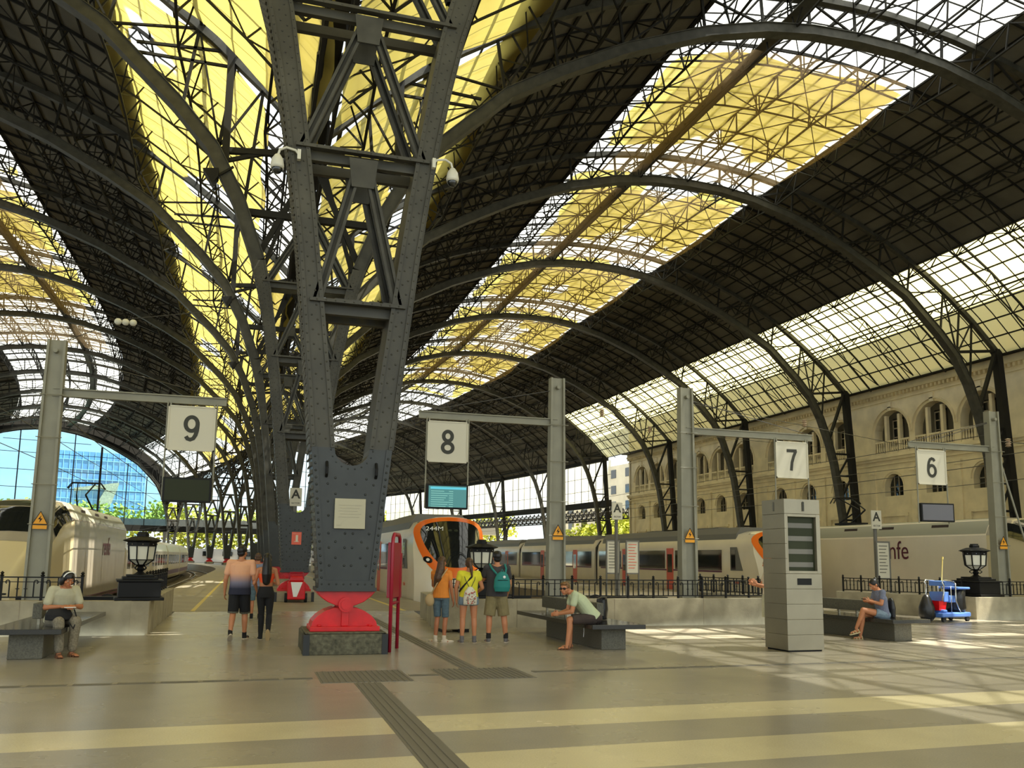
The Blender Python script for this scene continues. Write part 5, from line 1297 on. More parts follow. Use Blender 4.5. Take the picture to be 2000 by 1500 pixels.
mb = MB(); mb.lathe((0.48, 0, 0.24), [(0.22, 0), (0.27, 0.1), (0.25, 0.35), (0.27, 0.6)], 14, sx=0.95, sy=0.95); mb.build('rubbish_sack', 'bin_bag', t, smooth=True)
mb = MB(); mb.box(0.16, 0.74, -0.27, 0.27, 0.84, 0.9); mb.build('lid', 'cart_blue', t, bevel=0.02)
mb = MB(); mb.lathe((-0.72, 0.05, 0.03), [(0.12, 0), (0.2, 0.12), (0.19, 0.35), (0.1, 0.6), (0.05, 0.68)], 12); mb.build('rubbish_sack', 'bin_bag', t, smooth=True)
mb = MB(); mb.tube([(0.0, 0.1, 0.6), (0.2, 0.12, 1.65)], 0.016, 8); mb.tube([(0.195, 0.12, 1.63), (0.21, 0.12, 1.7)], 0.025, 8); q = mb.build('mop_handle', 'yellow', t); q['label'] = 'yellow mop handle'
# ---------------- cameras and floodlights ----------------
def dome(x, y, z, sg, lab):
    t = thing('surveillance_camera', lab, 'security camera', (x, y, z), 0, 'white dome cameras on the nearest column')
    mb = MB(); mb.tube([(-sg*0.36, 0, 0.26), (-sg*0.30, 0, 0.33), (-sg*0.14, 0, 0.36), (-sg*0.03, 0, 0.30), (0, 0, 0.18)], 0.022, 8); mb.box(-sg*0.36-0.03, -sg*0.36+0.03, -0.05, 0.05, 0.16, 0.34); mb.build('bracket', 'cctv', t, smooth=False)
    mb = MB(); mb.lathe((0, 0, 0), [(0.11, -0.05), (0.12, 0.0), (0.10, 0.12), (0.05, 0.2), (0.02, 0.22)], 16); mb.build('housing', 'cctv', t, smooth=True)
    mb = MB(); mb.ball((0, 0, -0.05), (0.095, 0.095, 0.10), 14, 8); mb.build('dome', 'dark_glass', t, smooth=True)
dome(3.25, 15.0, 8.55, 1, 'white dome camera on a bracket projecting toward the building side of the column')
dome(0.12, 15.0, 8.35, -1, 'white dome camera on the other flank of the column')
for i, (x, y, z) in enumerate(((-1.9, 32.4, 15.4), (-1.75, 49.7, 15.6), (-1.75, 66.9, 15.6))):
    t = thing('floodlight', 'small black floodlight on the %s trestle column' % ORD[i+1], 'floodlight', (x, y, z), 0, 'floodlights on the column forks')
    mb = MB(); mb.prism([(-0.45, 0.2), (0.1, 0.28), (0.1, -0.02), (-0.1, -0.35)], -0.25, 0.25); mb.build('lamp_head', 'black', t)
    mb = MB(); mb.bar((0.1, 0, 0.1), (0.6, 0, 0.5), 0.08); mb.build('bracket', 'black', t)
for i, (x, y, z) in enumerate(((-4.7, 33, 9.8),)):
    t = thing('pendant_lamp', 'cluster of small pale lamps on a wire in the far-side vault', 'lamp', (x, y, z)); mb = MB()
    for dx in (-0.2, 0.05, 0.3): mb.ball((dx, 0, 0), (0.13, 0.13, 0.12), 10, 6)
    mb.build('bulb', 'lamp_glass', t, smooth=True); MB().tube([(-3, 2, -0.8), (0, 0, 0.1), (3.2, -0.5, 0.6)], 0.015, 5).build('cable', 'wire', t)
# ---------------- people ----------------
class Fig:
    def __init__(s, x, y, ang, H=1.75):
        s.o = Vector((x, y, 0)); a = math.radians(ang); s.F = Vector((math.sin(a), math.cos(a), 0)); s.R = Vector((math.cos(a), -math.sin(a), 0)); s.k = H/1.75
    def p(s, r, f, u): return (s.R*r+s.F*f)*s.k+Vector((0, 0, u*s.k))
U = Vector((0, 0, 1))
def limb(mb, pts, n=12):
    """tapered tube through (point, radius) with round ends"""
    for i, (p, r) in enumerate(pts):
        mb.ball(p, r, 12, 8)
        if i+1 < len(pts):
            q, r2 = pts[i+1]; mb.tube([p, q], [r, r2], n)
def rings(mb, rs, ax, n=18):
    """closed elliptical loft: (centre, half width, half depth), ax=(side, front)"""
    o = len(mb.v)
    for c, a, b in rs:
        for k in range(n): t = 2*PI*k/n; mb.v.append(tuple(Vector(c)+ax[0]*a*math.cos(t)+ax[1]*b*math.sin(t)))
    m = len(rs)
    for i in range(m-1):
        for k in range(n): mb.f.append((o+i*n+k, o+i*n+(k+1) % n, o+(i+1)*n+(k+1) % n, o+(i+1)*n+k))
    mb.f.append(tuple(o+k for k in range(n))[::-1]); mb.f.append(tuple(o+(m-1)*n+k for k in range(n)))
def skinbuild(mb, name, m, parent, vox=0.008, sm=3):
    o = mb.build(name, m, parent); r = o.modifiers.new('r', 'REMESH'); r.mode = 'VOXEL'; r.voxel_size = vox; r.use_smooth_shade = True
    s = o.modifiers.new('s', 'SMOOTH'); s.factor = 0.5; s.iterations = sm; return o
def hand(mb, wr, d, pn, th, curl=0.4, k=1.0):
    """wrist, direction, palm normal, thumb side, curl in radians per joint"""
    d = d.normalized(); pn = (pn-d*pn.dot(d)).normalized(); th = (th-d*th.dot(d)-pn*th.dot(pn)).normalized()
    pc = wr+d*0.048*k; mb.ball(pc, (0.044*k, 0.050*k, 0.017*k), 12, 8, ax=(th, d, pn))
    limb(mb, [(wr-d*0.01, 0.025*k), (wr+d*0.03*k, 0.022*k)], 8)
    for i, (off, L) in enumerate(((0.030, 0.070), (0.011, 0.080), (-0.009, 0.075), (-0.028, 0.058))):
        p = wr+d*0.085*k+th*off*k; a = curl*0.6; dd = d; r = 0.0092*k
        seg = [(p, r)]
        for j, f in enumerate((0.45, 0.3, 0.25)):
            ca = a+curl*j*0.9; v = d*math.cos(ca)+pn*math.sin(ca); p = p+v*L*f*k; seg.append((p, r*(0.93-0.1*j)))
        limb(mb, seg, 8)
    p = wr+d*0.03*k+th*0.034*k; v = (d*0.65+th*0.7+pn*0.35).normalized(); q = p+v*0.034*k; v2 = (d*0.9+th*0.2+pn*0.5).normalized()
    limb(mb, [(p, 0.013*k), (q, 0.011*k), (q+v2*0.028*k, 0.009*k)], 8)
def head(mb, c, look, upv, k=1.0):
    f = look.normalized(); s = f.cross(upv).normalized(); u = s.cross(f).normalized(); ax = (s, f, u)
    mb.ball(c+u*0.022*k, (0.076*k, 0.094*k, 0.098*k), 18, 12, ax); mb.ball(c-u*0.045*k+f*0.022*k, (0.058*k, 0.066*k, 0.068*k), 14, 10, ax)
    mb.ball(c-u*0.092*k+f*0.058*k, (0.026*k, 0.022*k, 0.020*k), 10, 6, ax)                       # chin
    mb.ball(c-u*0.018*k+f*0.098*k, (0.012*k, 0.020*k, 0.024*k), 8, 6, ax); mb.ball(c-u*0.030*k+f*0.108*k, (0.016*k, 0.012*k, 0.010*k), 8, 6, ax)  # nose
    mb.ball(c+u*0.028*k+f*0.078*k, (0.055*k, 0.018*k, 0.012*k), 10, 6, ax)                       # brow
    mb.ball(c-u*0.062*k+f*0.082*k, (0.026*k, 0.012*k, 0.011*k), 8, 6, ax)                        # mouth
    for g_ in (-1, 1):
        mb.ball(c+s*g_*0.078*k-u*0.008*k-f*0.008*k, (0.010*k, 0.020*k, 0.032*k), 8, 6, ax)
        mb.ball(c+s*g_*0.045*k-u*0.03*k+f*0.055*k, (0.026*k, 0.024*k, 0.022*k), 8, 6, ax)         # cheek
    return ax
def face(c, ax, par, k=1.0, eyes=True):
    s, f, u = ax
    if eyes:
        for g_ in (-1, 1):
            mb = MB(); mb.ball(c+s*g_*0.031*k+u*0.006*k+f*0.080*k, (0.013*k, 0.009*k, 0.007*k), 8, 6, ax); e = mb.build('eye', 'phone_white', par, smooth=True)
            mb = MB(); mb.ball(c+s*g_*0.031*k+u*0.006*k+f*0.0875*k, (0.006*k, 0.003*k, 0.006*k), 8, 6, ax); mb.build('iris', 'hair_black', e, smooth=True)
            mb = MB(); mb.tube([c+s*g_*x*k+u*(0.03+0.004*(x > .02))*k+f*(0.094-0.3*x*x*10)*k for x in (0.014, 0.03, 0.046)], 0.004*k, 6); mb.build('eyebrow', 'hair_black', par)
    mb = MB(); mb.ball(c-u*0.062*k+f*0.093*k, (0.021*k, 0.006*k, 0.006*k), 10, 6, ax); mb.build('lips', 'lips', par, smooth=True)
def shoe(name, m, par, an, toe, sole='shoe_white', low=True):
    """an: ankle point, toe: direction (may point down for a lifted heel)"""
    toe = toe.normalized(); s = toe.cross(U).normalized(); u = s.cross(toe).normalized(); ax = (s, toe, u); mb = MB()
    b = an-u*0.055
    mb.ball(b+toe*0.015, (0.042, 0.075, 0.045), 12, 8, ax); mb.ball(b+toe*0.12-u*0.01, (0.045, 0.085, 0.03), 12, 8, ax)
    limb(mb, [(an+u*0.03, 0.044), (b, 0.042)], 10)
    sh = skinbuild(mb, name, m, par, 0.008, 2); mb = MB(); c = b-u*0.034
    rings(mb, [(c-u*0.012+toe*0.055, 0.044, 0.135), (c+u*0.012+toe*0.055, 0.046, 0.137)], (s, toe)); mb.build('sole', sole, sh, smooth=False); return sh
def foot(mb, an, toe):
    toe = toe.normalized(); s = toe.cross(U).normalized(); u = s.cross(toe).normalized(); ax = (s, toe, u); b = an-u*0.055
    mb.ball(b-toe*0.01, (0.032, 0.045, 0.035), 10, 8, ax); mb.ball(b+toe*0.08-u*0.008, (0.038, 0.08, 0.022), 12, 8, ax)
    limb(mb, [(an, 0.035), (b, 0.034)], 8)
    for i in range(5): mb.ball(b+toe*(0.16-0.008*abs(i-1.2))+s*(-0.028+i*0.014)-u*0.018, (0.008, 0.016, 0.009), 6, 5, ax)
def sandal(name, m, par, an, toe):
    toe = toe.normalized(); s = toe.cross(U).normalized(); u = s.cross(toe).normalized(); b = an-u*0.098; mb = MB()
    rings(mb, [(b-u*0.012+toe*0.06, 0.045, 0.125), (b+u*0.008+toe*0.06, 0.046, 0.127)], (s, toe))
    for q, h in ((0.11, 0.045), (0.05, 0.06), (-0.02, 0.085)):
        mb.tube([b+toe*q+s*0.045*math.cos(a)+u*(h*math.sin(a)) for a in sub(0, PI, 8)], 0.009, 6)
    return mb.build(name, m, par)
def standing(x, y, ang, H, lab, J, skin, build=1.0, arms=True):
    """J: joint overrides in body units (1.75 m tall)"""
    g = Fig(x, y, ang, H); p = g.p; T = thing('person', lab, 'person', (x, y, 0), 0)
    D = dict(hipL=(-.09, 0, .90), hipR=(.09, 0, .90), knL=(-.10, .02, .49), knR=(.10, .02, .49), anL=(-.10, -.02, .09), anR=(.10, -.02, .09), tL=(-.15, 1, 0), tR=(.15, 1, 0),
             shL=(-.185, 0, 1.42), shR=(.185, 0, 1.42), elL=(-.235, -.02, 1.13), elR=(.235, -.02, 1.13), wrL=(-.235, .06, .89), wrR=(.235, .06, .89), neck=(0, -.005, 1.47), head=(0, .025, 1.63), look=(0, 1, 0), pel=(0, 0, .95), ch=(0, 0, 1.28))
    D.update(J); P = {k: p(*v) for k, v in D.items()}; k = g.k; B = build
    mb = MB(); ax = (g.R, g.F)
    rings(mb, [(P['pel']-U*.07, .13*B*k, .10*B*k), (P['pel'], .165*B*k, .115*B*k), (P['pel']+U*.12*k, .135*B*k, .095*B*k), (P['ch']-U*.03, .16*B*k, .11*k*B), (P['ch']+U*.1*k, .165*B*k, .10*k), (P['neck']-U*.03, .09*k, .07*k)], ax)
    for s in 'LR':
        limb(mb, [(P['hip'+s], .088*B*k), ((P['hip'+s]+P['kn'+s])/2, .072*B*k), (P['kn'+s], .054*k*B), ((P['kn'+s]*.65+P['an'+s]*.35)-g.F*.015, .053*k*B), (P['an'+s], .036*k)])
        foot(mb, P['an'+s], g.R*D['t'+s][0]+g.F*D['t'+s][1]+U*D['t'+s][2])
        limb(mb, [(P['sh'+s], .052*k*B), (P['el'+s], .040*k*B), ((P['el'+s]*.6+P['wr'+s]*.4), .036*k*B), (P['wr'+s], .025*k)])
        limb(mb, [(P['neck']-U*.02, .05*k), (P['sh'+s], .05*k)])
        d = (P['wr'+s]-P['el'+s]).normalized()
        if s+'h' in J: d = g.R*J[s+'h'][0]+g.F*J[s+'h'][1]+U*J[s+'h'][2]
        hand(mb, P['wr'+s], d, (-g.R if s == 'R' else g.R), g.F, 0.45, k)
    limb(mb, [(P['neck'], .053*k), (P['head']-U*.05*k, .05*k)])
    look = g.R*D['look'][0]+g.F*D['look'][1]+U*D['look'][2]; hx = head(mb, P['head'], look, U, k)
    for i in range(len(mb.v)): pass
    body = skinbuild(mb, 'body', skin, T, 0.0065, 2); face(P['head'], hx, T, k)
    return g, T, P, hx, k
def shirt(T, g, P, k, m, B=1.0, sleeve=0.5, hem=.86, name='shirt', sl=True, vneck=1.46, loose=.018):
    mb = MB(); ax = (g.R, g.F); pe = P['pel']
    rings(mb, [(pe+U*(hem-.95)*k, (.172*B+loose)*k, (.122*B+loose)*k), (pe+U*.1*k, (.15*B+loose)*k, (.11*B+loose)*k), (P['ch']-U*.02, (.162*B+loose)*k, (.115*B+loose)*k), (P['ch']+U*.11*k, (.175*B+loose)*k, (.10+loose)*k), (P['neck']-U*.025*k, .075*k, .068*k)], ax)
    for s in 'LR':
        limb(mb, [(P['neck']-U*.035*k, .05*k), (P['sh'+s]-U*.005, .058*k*B+.008)])
        if sl:
            e = P['sh'+s].lerp(P['el'+s], sleeve); limb(mb, [(P['sh'+s], .054*k*B+.006), (e, .056*k*B+.004)])
    return skinbuild(mb, name, m, T, 0.009, 3)
def shorts(T, g, P, k, m, B=1.0, to=0.8, w0=.1, w1=.085, name='shorts', waist=.07, cap=True):
    mb = MB(); ax = (g.R, g.F); pe = P['pel']
    rings(mb, [(pe-U*.09*k, .16*B*k, .115*B*k), (pe-U*.0*k, .178*B*k, .13*B*k), (pe+U*waist*k, .158*B*k, .112*B*k)], ax)
    for s in 'LR':
        e = P['hip'+s].lerp(P['kn'+s], to); limb(mb, [(P['hip'+s]-U*.0, w0*B*k), (P['hip'+s].lerp(P['kn'+s], to*.5), (w0+w1)/2*B*k)]); mb.tube([P['hip'+s].lerp(P['kn'+s], to*.4), e], [(w0+w1)/2*B*k, w1*B*k], 14)
    return skinbuild(mb, name, m, T, 0.009, 2)
def hairball(T, c, hx, m, k=1.0, grow=1.0, extra=None, name='hair'):
    s, f, u = hx; mb = MB(); mb.ball(c+u*.038*k-f*.014*k, (.087*k*grow, .100*k*grow, .092*k*grow), 16, 10, hx); mb.ball(c-u*.02*k-f*.045*k, (.078*k, .058*k, .07*k), 12, 8, hx)
    if extra: extra(mb)
    return skinbuild(mb, name, m, T, 0.008, 2)
def bend(d): return d
# walking man in faded shirt
g, T, P, hx, k = standing(-0.12, 17.75, 2, 1.78, 'person in a peach-to-navy faded shirt and black shorts walking away', dict(hipL=(-.09, 0, .90), knL=(-.10, .0, .50), anL=(-.12, -.20, .155), tL=(-.1, .75, -.55), knR=(.11, .10, .50), anR=(.12, .12, .10), tR=(.35, 1, 0), elL=(-.26, -.05, 1.13), wrL=(-.27, .02, .88), elR=(.25, -.06, 1.13), wrR=(.30, .10, .92), head=(.01, .02, 1.63), look=(.55, .85, 0), shL=(-.2, 0, 1.43), shR=(.2, 0, 1.43)), 'skin', 1.06)
shirt(T, g, P, k, 'shirt_fade', 1.1, .62, .84, loose=.022); so = shorts(T, g, P, k, 'cloth_black', 1.1, .93, .098, .092)
mb = MB()
for s in 'LR': e = P['hip'+s].lerp(P['kn'+s], .93); mb.tube([e, e+(P['kn'+s]-P['hip'+s]).normalized()*.03], [.102*k, .10*k], 14)
mb.build('hem', 'granite_grey', so)
hairball(T, P['head'], hx, 'hair_black', k, 1.04)
shoe('shoe', 'cloth_black', T, P['anL'], g.R*-.1+g.F*.75-U*.55); shoe('shoe', 'cloth_black', T, P['anR'], g.R*.35+g.F)
# walking woman in coral top
g, T, P, hx, k = standing(0.36, 17.7, 0, 1.64, 'person with long black hair, coral crop top and black leggings walking away', dict(knL=(-.06, .07, .50), anL=(-.06, .10, .09), tL=(-.1, 1, 0), knR=(.09, .03, .50), anR=(.08, -.20, .20), tR=(.05, .45, -.85), shL=(-.165, 0, 1.41), shR=(.165, 0, 1.41), elL=(-.24, -.02, 1.14), wrL=(-.20, .2, 1.20), elR=(.24, -.03, 1.13), wrR=(.16, .17, 1.14), Lh=(.1, .8, .5), Rh=(-.3, .9, .2), look=(-.15, 1, -.15)), 'skin', .93)
mb = MB(); rings(mb, [(P['pel']+U*.20*k, .132*k, .10*k), (P['ch'], .158*k, .112*k), (P['ch']+U*.06*k, .16*k, .11*k)], (g.R, g.F))
for s in (-1, 1): limb(mb, [(P['ch']+g.R*s*.1*k+U*.04, .02), (P['sh'+('L' if s < 0 else 'R')]-g.R*s*.04+U*.02, .022)])
skinbuild(mb, 'crop_top', 'cloth_coral', T)
mb = MB(); rings(mb, [(P['pel']-U*.1*k, .16*k, .12*k), (P['pel'], .172*k, .128*k), (P['pel']+U*.13*k, .132*k, .10*k)], (g.R, g.F))
for s in 'LR': limb(mb, [(P['hip'+s], .092*k), ((P['hip'+s]+P['kn'+s])/2, .078*k), (P['kn'+s], .060*k), (P['kn'+s]*.65+P['an'+s]*.35-g.F*.012, .064*k), (P['kn'+s]*.3+P['an'+s]*.7, .054*k), (P['an'+s]+U*.02, .048*k)])
skinbuild(mb, 'leggings', 'cloth_black', T)
hairball(T, P['head'], hx, 'hair_black', k, 1.02, lambda mb: limb(mb, [(P['head']-g.F*.07, .07), (P['head']-U*.14-g.F*.10, .09), (P['head']-U*.28-g.F*.13, .095), (P['head']-U*.42-g.F*.12, .075)]))
shoe('shoe', 'cloth_black', T, P['anL'], g.F-g.R*.1); shoe('shoe', 'cloth_grey', T, P['anR'], g.R*.05+g.F*.45-U*.85, 'beige_bag')
ph = MB(); c = P['wrL']+g.F*.1+U*.05; ph.box(-.035, .035, -.004, .004, -.07, .07, fn=lambda a, b, c_: tuple(c+Vector((a, b, c_)))); tag(ph.build('mobile_phone', 'phone_white'), 'phone held by the woman in the coral top', 'phone').location = (0.36, 17.7, 0)
# distant person behind them
g, T, P, hx, k = standing(0.25, 23.5, 0, 1.66, 'person in dark blue half hidden between the walking couple', dict(), 'skin_tan', .95)
shirt(T, g, P, k, 'cloth_blue', .95, .5); shorts(T, g, P, k, 'denim', .95, 1.0); hairball(T, P['head'], hx, 'hair_brown', k)
shoe('shoe', 'cloth_black', T, P['anL'], g.F); shoe('shoe', 'cloth_black', T, P['anR'], g.F)
# girl in orange
g, T, P, hx, k = standing(3.60, 16.72, 28, 1.63, 'person with long brown hair, orange top and knee-length denim shorts', dict(knL=(-.07, .02, .50), anL=(-.10, .0, .09), anR=(.09, -.02, .09), tL=(-.9, .6, 0), tR=(.8, .5, 0), shL=(-.165, 0, 1.41), shR=(.165, 0, 1.41), elL=(-.2, .1, 1.15), wrL=(-.1, .2, 1.05), elR=(.22, -.03, 1.12), wrR=(.25, .03, .86), look=(.25, 1, .05)), 'skin_tan', .96)
shirt(T, g, P, k, 'cloth_orange', 1.0, .4, .90); shorts(T, g, P, k, 'denim', 1.0, .95, .092, .072)
hairball(T, P['head'], hx, 'hair_brown', k, 1.02, lambda mb: limb(mb, [(P['head']-g.F*.07, .07), (P['head']-U*.14-g.F*.10, .085), (P['head']-U*.30-g.F*.13-g.R*.04, .08), (P['head']-U*.44-g.F*.12-g.R*.09, .04)]))
shoe('shoe', 'shoe_white', T, P['anL'], -g.R*.9+g.F*.6); shoe('shoe', 'shoe_white', T, P['anR'], g.R*.8+g.F*.5)
o = MB(); c = g.p(-.21, -.08, .86); o.ball(c, (.10, .06, .12), 12, 8); b = o.build('shoulder_bag', 'beige_bag', smooth=True); b.location = g.o; tag(b, 'small beige shoulder bag hanging at the hip of the person in orange', 'bag')
o = MB(); o.tube([g.p(-.22, -.08, .92), g.p(-.05, -.15, 1.2), g.p(.1, -.12, 1.42), g.p(.12, 0, 1.5)], .013, 6); o.build('strap', 'beige_bag', b)
# girl in yellow
g, T, P, hx, k = standing(4.12, 16.6, 5, 1.61, 'person in a bright yellow T-shirt and short denim shorts seen from behind', dict(knL=(-.12, .0, .50), knR=(.12, 0, .50), anL=(-.13, -.02, .09), anR=(.13, -.02, .09), tL=(-.15, 1, 0), tR=(.25, 1, 0), hipL=(-.1, 0, .9), hipR=(.1, 0, .9), elL=(-.27, .02, 1.12), wrL=(-.25, .05, .86), elR=(.29, .02, 1.13), wrR=(.2, .2, 1.02), look=(.2, 1, .05)), 'skin', 1.1)
shirt(T, g, P, k, 'cloth_yellow', 1.12, .35, .93); shorts(T, g, P, k, 'denim_light', 1.16, .3, .102, .098)
hairball(T, P['head'], hx, 'hair_brown', k, .98, lambda mb: limb(mb, [(P['head']-g.F*.1+U*.03, .035), (P['head']-U*.1-g.F*.14+g.R*.02, .035), (P['head']-U*.25-g.F*.14+g.R*.04, .015)]))
shoe('shoe', 'shoe_grey', T, P['anL'], g.F-g.R*.15); shoe('shoe', 'shoe_grey', T, P['anR'], g.F+g.R*.25)
mb = MB(); mb.tube([P['shL']+g.F*.02+U*.06+g.R*.02, g.p(0, -.13, 1.36)], .001, 3)
o = MB(); o.tube([g.p(.13, .03, 1.48), g.p(.03, -.135, 1.35), g.p(-.17, -.11, 1.12), g.p(-.2, 0, 1.05)], .018, 6); b = o.build('camera_strap', 'cloth_black'); b.location = g.o; tag(b, 'black strap slung diagonally across the yellow T-shirt', 'strap')
o = MB(); c = g.p(.0, -.185, .97)
rings(o, [(c-U*.17, .13, .045), (c-U*.05, .135, .06), (c+U*.08, .11, .05), (c+U*.17, .04, .03)], (g.R, g.F)); b = skinbuild(o, 'drawstring_bag', 'sign_white', None, .01); b.location = g.o; tag(b, 'white drawstring bag with red flowers on the back in yellow', 'bag')
fl = MB(); rr = random.Random(3)
for i in range(26):
    q = c+g.R*rr.uniform(-.10, .10)+U*rr.uniform(-.15, .08)-g.F*.062; fl.ball(q, (rr.uniform(.008, .02), .01, rr.uniform(.006, .016)), 7, 5)
fl.build('flower_print', 'lips', b)
fl = MB()
for i in range(40):
    q = c+g.R*rr.uniform(-.11, .11)+U*rr.uniform(-.16, .12)-g.F*.058; fl.ball(q, (.005, .008, .008), 5, 4)
fl.build('dot_print', 'cloth_grey', b)
o = MB()
for s in (-1, 1): o.tube([c+U*.16+g.R*s*.02, g.p(s*.1, -.14, 1.3), g.p(s*.13, -.03, 1.46)], .006, 5)
o.build('cord', 'cloth_grey', b)
# man with teal backpack
g, T, P, hx, k = standing(4.68, 16.6, 8, 1.74, 'person in a dark grey T-shirt and khaki shorts wearing a teal backpack', dict(knL=(-.14, .0, .49), anL=(-.15, -.02, .09), knR=(.15, .0, .49), anR=(.19, -.02, .09), tL=(-.2, 1, 0), tR=(.35, 1, 0), elL=(-.26, .12, 1.2), wrL=(-.12, .28, 1.3), elR=(.26, .03, 1.13), wrR=(.24, .16, .93), look=(-.1, 1, .03), shL=(-.2, 0, 1.43), shR=(.2, 0, 1.43)), 'skin', 1.12)
shirt(T, g, P, k, 'cloth_grey', 1.15, .6, .88, loose=.022); shorts(T, g, P, k, 'cloth_khaki', 1.15, .95, .105, .10)
hairball(T, P['head'], hx, 'hair_black', k, 1.05, lambda mb: mb.ball(P['head']+U*.09, (.085, .09, .05), 12, 8))
shoe('shoe', 'shoe_grey', T, P['anL'], g.F-g.R*.2); shoe('shoe', 'shoe_grey', T, P['anR'], g.F+g.R*.35)
mb = MB()
for s in 'LR': mb.tube([P['an'+s]-U*.01, P['an'+s]+U*.09], [.05, .046], 12)
mb.build('sock', 'cloth_black', T)
o = MB(); c = g.p(.07, -.24, 1.17)
rings(o, [(c-U*.19, .14, .06), (c-U*.1, .165, .09), (c+U*.03, .155, .09), (c+U*.14, .11, .07), (c+U*.19, .05, .04)], (g.R, g.F)); b = skinbuild(o, 'backpack', 'teal', None, .01); b.location = g.o; tag(b, 'teal rounded backpack on the back of the person in grey', 'backpack')
o = MB()
for s in (-1, 1): o.tube([c+U*.1+g.R*s*.06+g.F*.05, g.p(.02+s*.14, -.15, 1.42), g.p(s*.15, -.02, 1.5), g.p(s*.17, .1, 1.4)], .02, 6)
o.tube([c+U*.17-g.R*.03, c+U*.24, c+U*.17+g.R*.03], .01, 6); o.build('strap', 'teal', b)
o = MB(); o.tube([c-g.F*.098+U*.03+g.R*x-g.F*0 for x in (-.1, 0, .1)], .005, 5); o.build('zip', 'black', b)
o = MB(); q = c-g.F*.095+U*.09+g.R*.03; o.ball(q, (.028, .012, .028), 10, 6); o.build('badge', 'phone_white', b)
# ---- seated people ----
def seated(x, y, ang, H, lab, J, skin, B=1.0):
    g = Fig(x, y, ang, H); p = g.p; k = g.k; T = thing('person', lab, 'person', (x, y, 0), 0)
    P = {a: p(*v) for a, v in J.items() if len(v) == 3 and a not in ('look', 'tL', 'tR', 'hL', 'hR', 'nL', 'nR', 'up')}
    V = lambda a: g.R*J[a][0]+g.F*J[a][1]+U*J[a][2]
    mb = MB(); sp = (P['neck']-P['pel']).normalized(); fr = (g.F-sp*g.F.dot(sp)).normalized(); ax = (g.R, fr)
    rings(mb, [(P['pel']-sp*.08, .14*B, .11*B), (P['pel'], .165*B, .12*B), (P['pel'].lerp(P['ch'], .5), .145*B, .11*B), (P['ch'], .165*B, .11*B), (P['neck']-sp*.12, .16*B, .09), (P['neck'], .08, .06)], ax)
    for s in 'LR':
        limb(mb, [(P['hip'+s], .09*B), ((P['hip'+s]+P['kn'+s])/2, .075*B), (P['kn'+s], .056*B), (P['kn'+s]*.65+P['an'+s]*.35-g.F*.012, .053*B), (P['an'+s], .035)])
        foot(mb, P['an'+s], V('t'+s)); limb(mb, [(P['sh'+s], .052*B), (P['el'+s], .042*B), (P['wr'+s], .026)]); limb(mb, [(P['neck']-sp*.05, .05), (P['sh'+s], .05)])
        hand(mb, P['wr'+s], V('h'+s), V('n'+s), V('up') if 'up' in J else U, .55)
    limb(mb, [(P['neck']-sp*.03, .055), (P['head']-V('look').normalized()*.02-U*.03, .05)])
    lk = V('look').normalized(); uu = (U-lk*lk.z).normalized(); hx = head(mb, P['head'], lk, uu); skinbuild(mb, 'body', skin, T, .0065, 2)
    return g, T, P, hx, sp, fr, V
def tee(T, P, sp, fr, g, m, B=1.0, sl=.5, low=.12):
    mb = MB(); rings(mb, [(P['pel']-sp*.04, .185*B, .135*B), (P['pel']+sp*low, .165*B, .13*B), (P['ch'], .185*B, .128*B), (P['neck']-sp*.11, .175*B, .105), (P['neck']-sp*.01, .08, .068)], (g.R, fr))
    for s in 'LR': limb(mb, [(P['neck']-sp*.06, .052), (P['sh'+s], .062*B)]); limb(mb, [(P['sh'+s], .064*B), (P['sh'+s].lerp(P['el'+s], sl), .062*B)])
    return skinbuild(mb, 'shirt', m, T, .009, 3)
def legs(T, P, m, to=1.0, shin=0.0, w=.1, w1=.075, name='trousers', B=1.0, g=None):
    mb = MB(); mb.ball(P['pel']-U*.02, (.175*B, .16*B, .12), 14, 10, (g.R, g.F, U))
    for s in 'LR':
        e = P['hip'+s].lerp(P['kn'+s], to); limb(mb, [(P['hip'+s], w)]); mb.tube([P['hip'+s], e], [w, w1], 14)
        if shin: limb(mb, [(P['kn'+s], w1), (P['kn'+s].lerp(P['an'+s], shin), w1*.8)])
    return skinbuild(mb, name, m, T, .009, 2)
SEATZ = .46
# man in sunglasses, body faces -X
J = dict(pel=(0, 0, .58), ch=(0, .24, .86), neck=(0, .42, 1.02), head=(.0, .52, 1.08), look=(-.78, .6, -.12), shL=(-.19, .36, .98), shR=(.19, .36, .98), elL=(-.19, .42, .68), elR=(.20, .44, .68), wrL=(-.07, .63, .63), wrR=(.04, .66, .62), hL=(.35, .9, -.05), hR=(-.3, .9, -.05), nL=(1, 0, -.2), nR=(-1, 0, -.2), hipL=(-.10, .04, .55), hipR=(.10, .04, .55), knL=(-.14, .45, .53), knR=(.15, .42, .52), anL=(-.15, .50, .10), anR=(.15, .40, .10), tL=(-.1, 1, 0), tR=(.05, 1, 0))
g, T, P, hx, sp, fr, V = seated(6.08, 15.05, -78, 1.75, 'person in sunglasses and a pale mint T-shirt leaning forward on the bench', J, 'skin')
tee(T, P, sp, fr, g, 'cloth_mint', 1.03, .55); legs(T, P, 'cloth_brown', .9, 0, .105, .088, 'shorts', 1.05, g)
s, f, u = hx; c = P['head']
hairball(T, c, hx, 'hair_fair', 1.0, .98, lambda mb: mb.ball(c+u*.09+f*.04, (.07, .06, .035), 10, 6, hx))
face(c, hx, T, 1.0, eyes=False)
mb = MB()
for g_ in (-1, 1): mb.ball(c+s*g_*.034+u*.012+f*.088, (.031, .014, .021), 12, 8, hx); mb.tube([c+s*g_*.062+u*.018+f*.075, c+s*g_*.084+u*.012-f*.01], .005, 5)
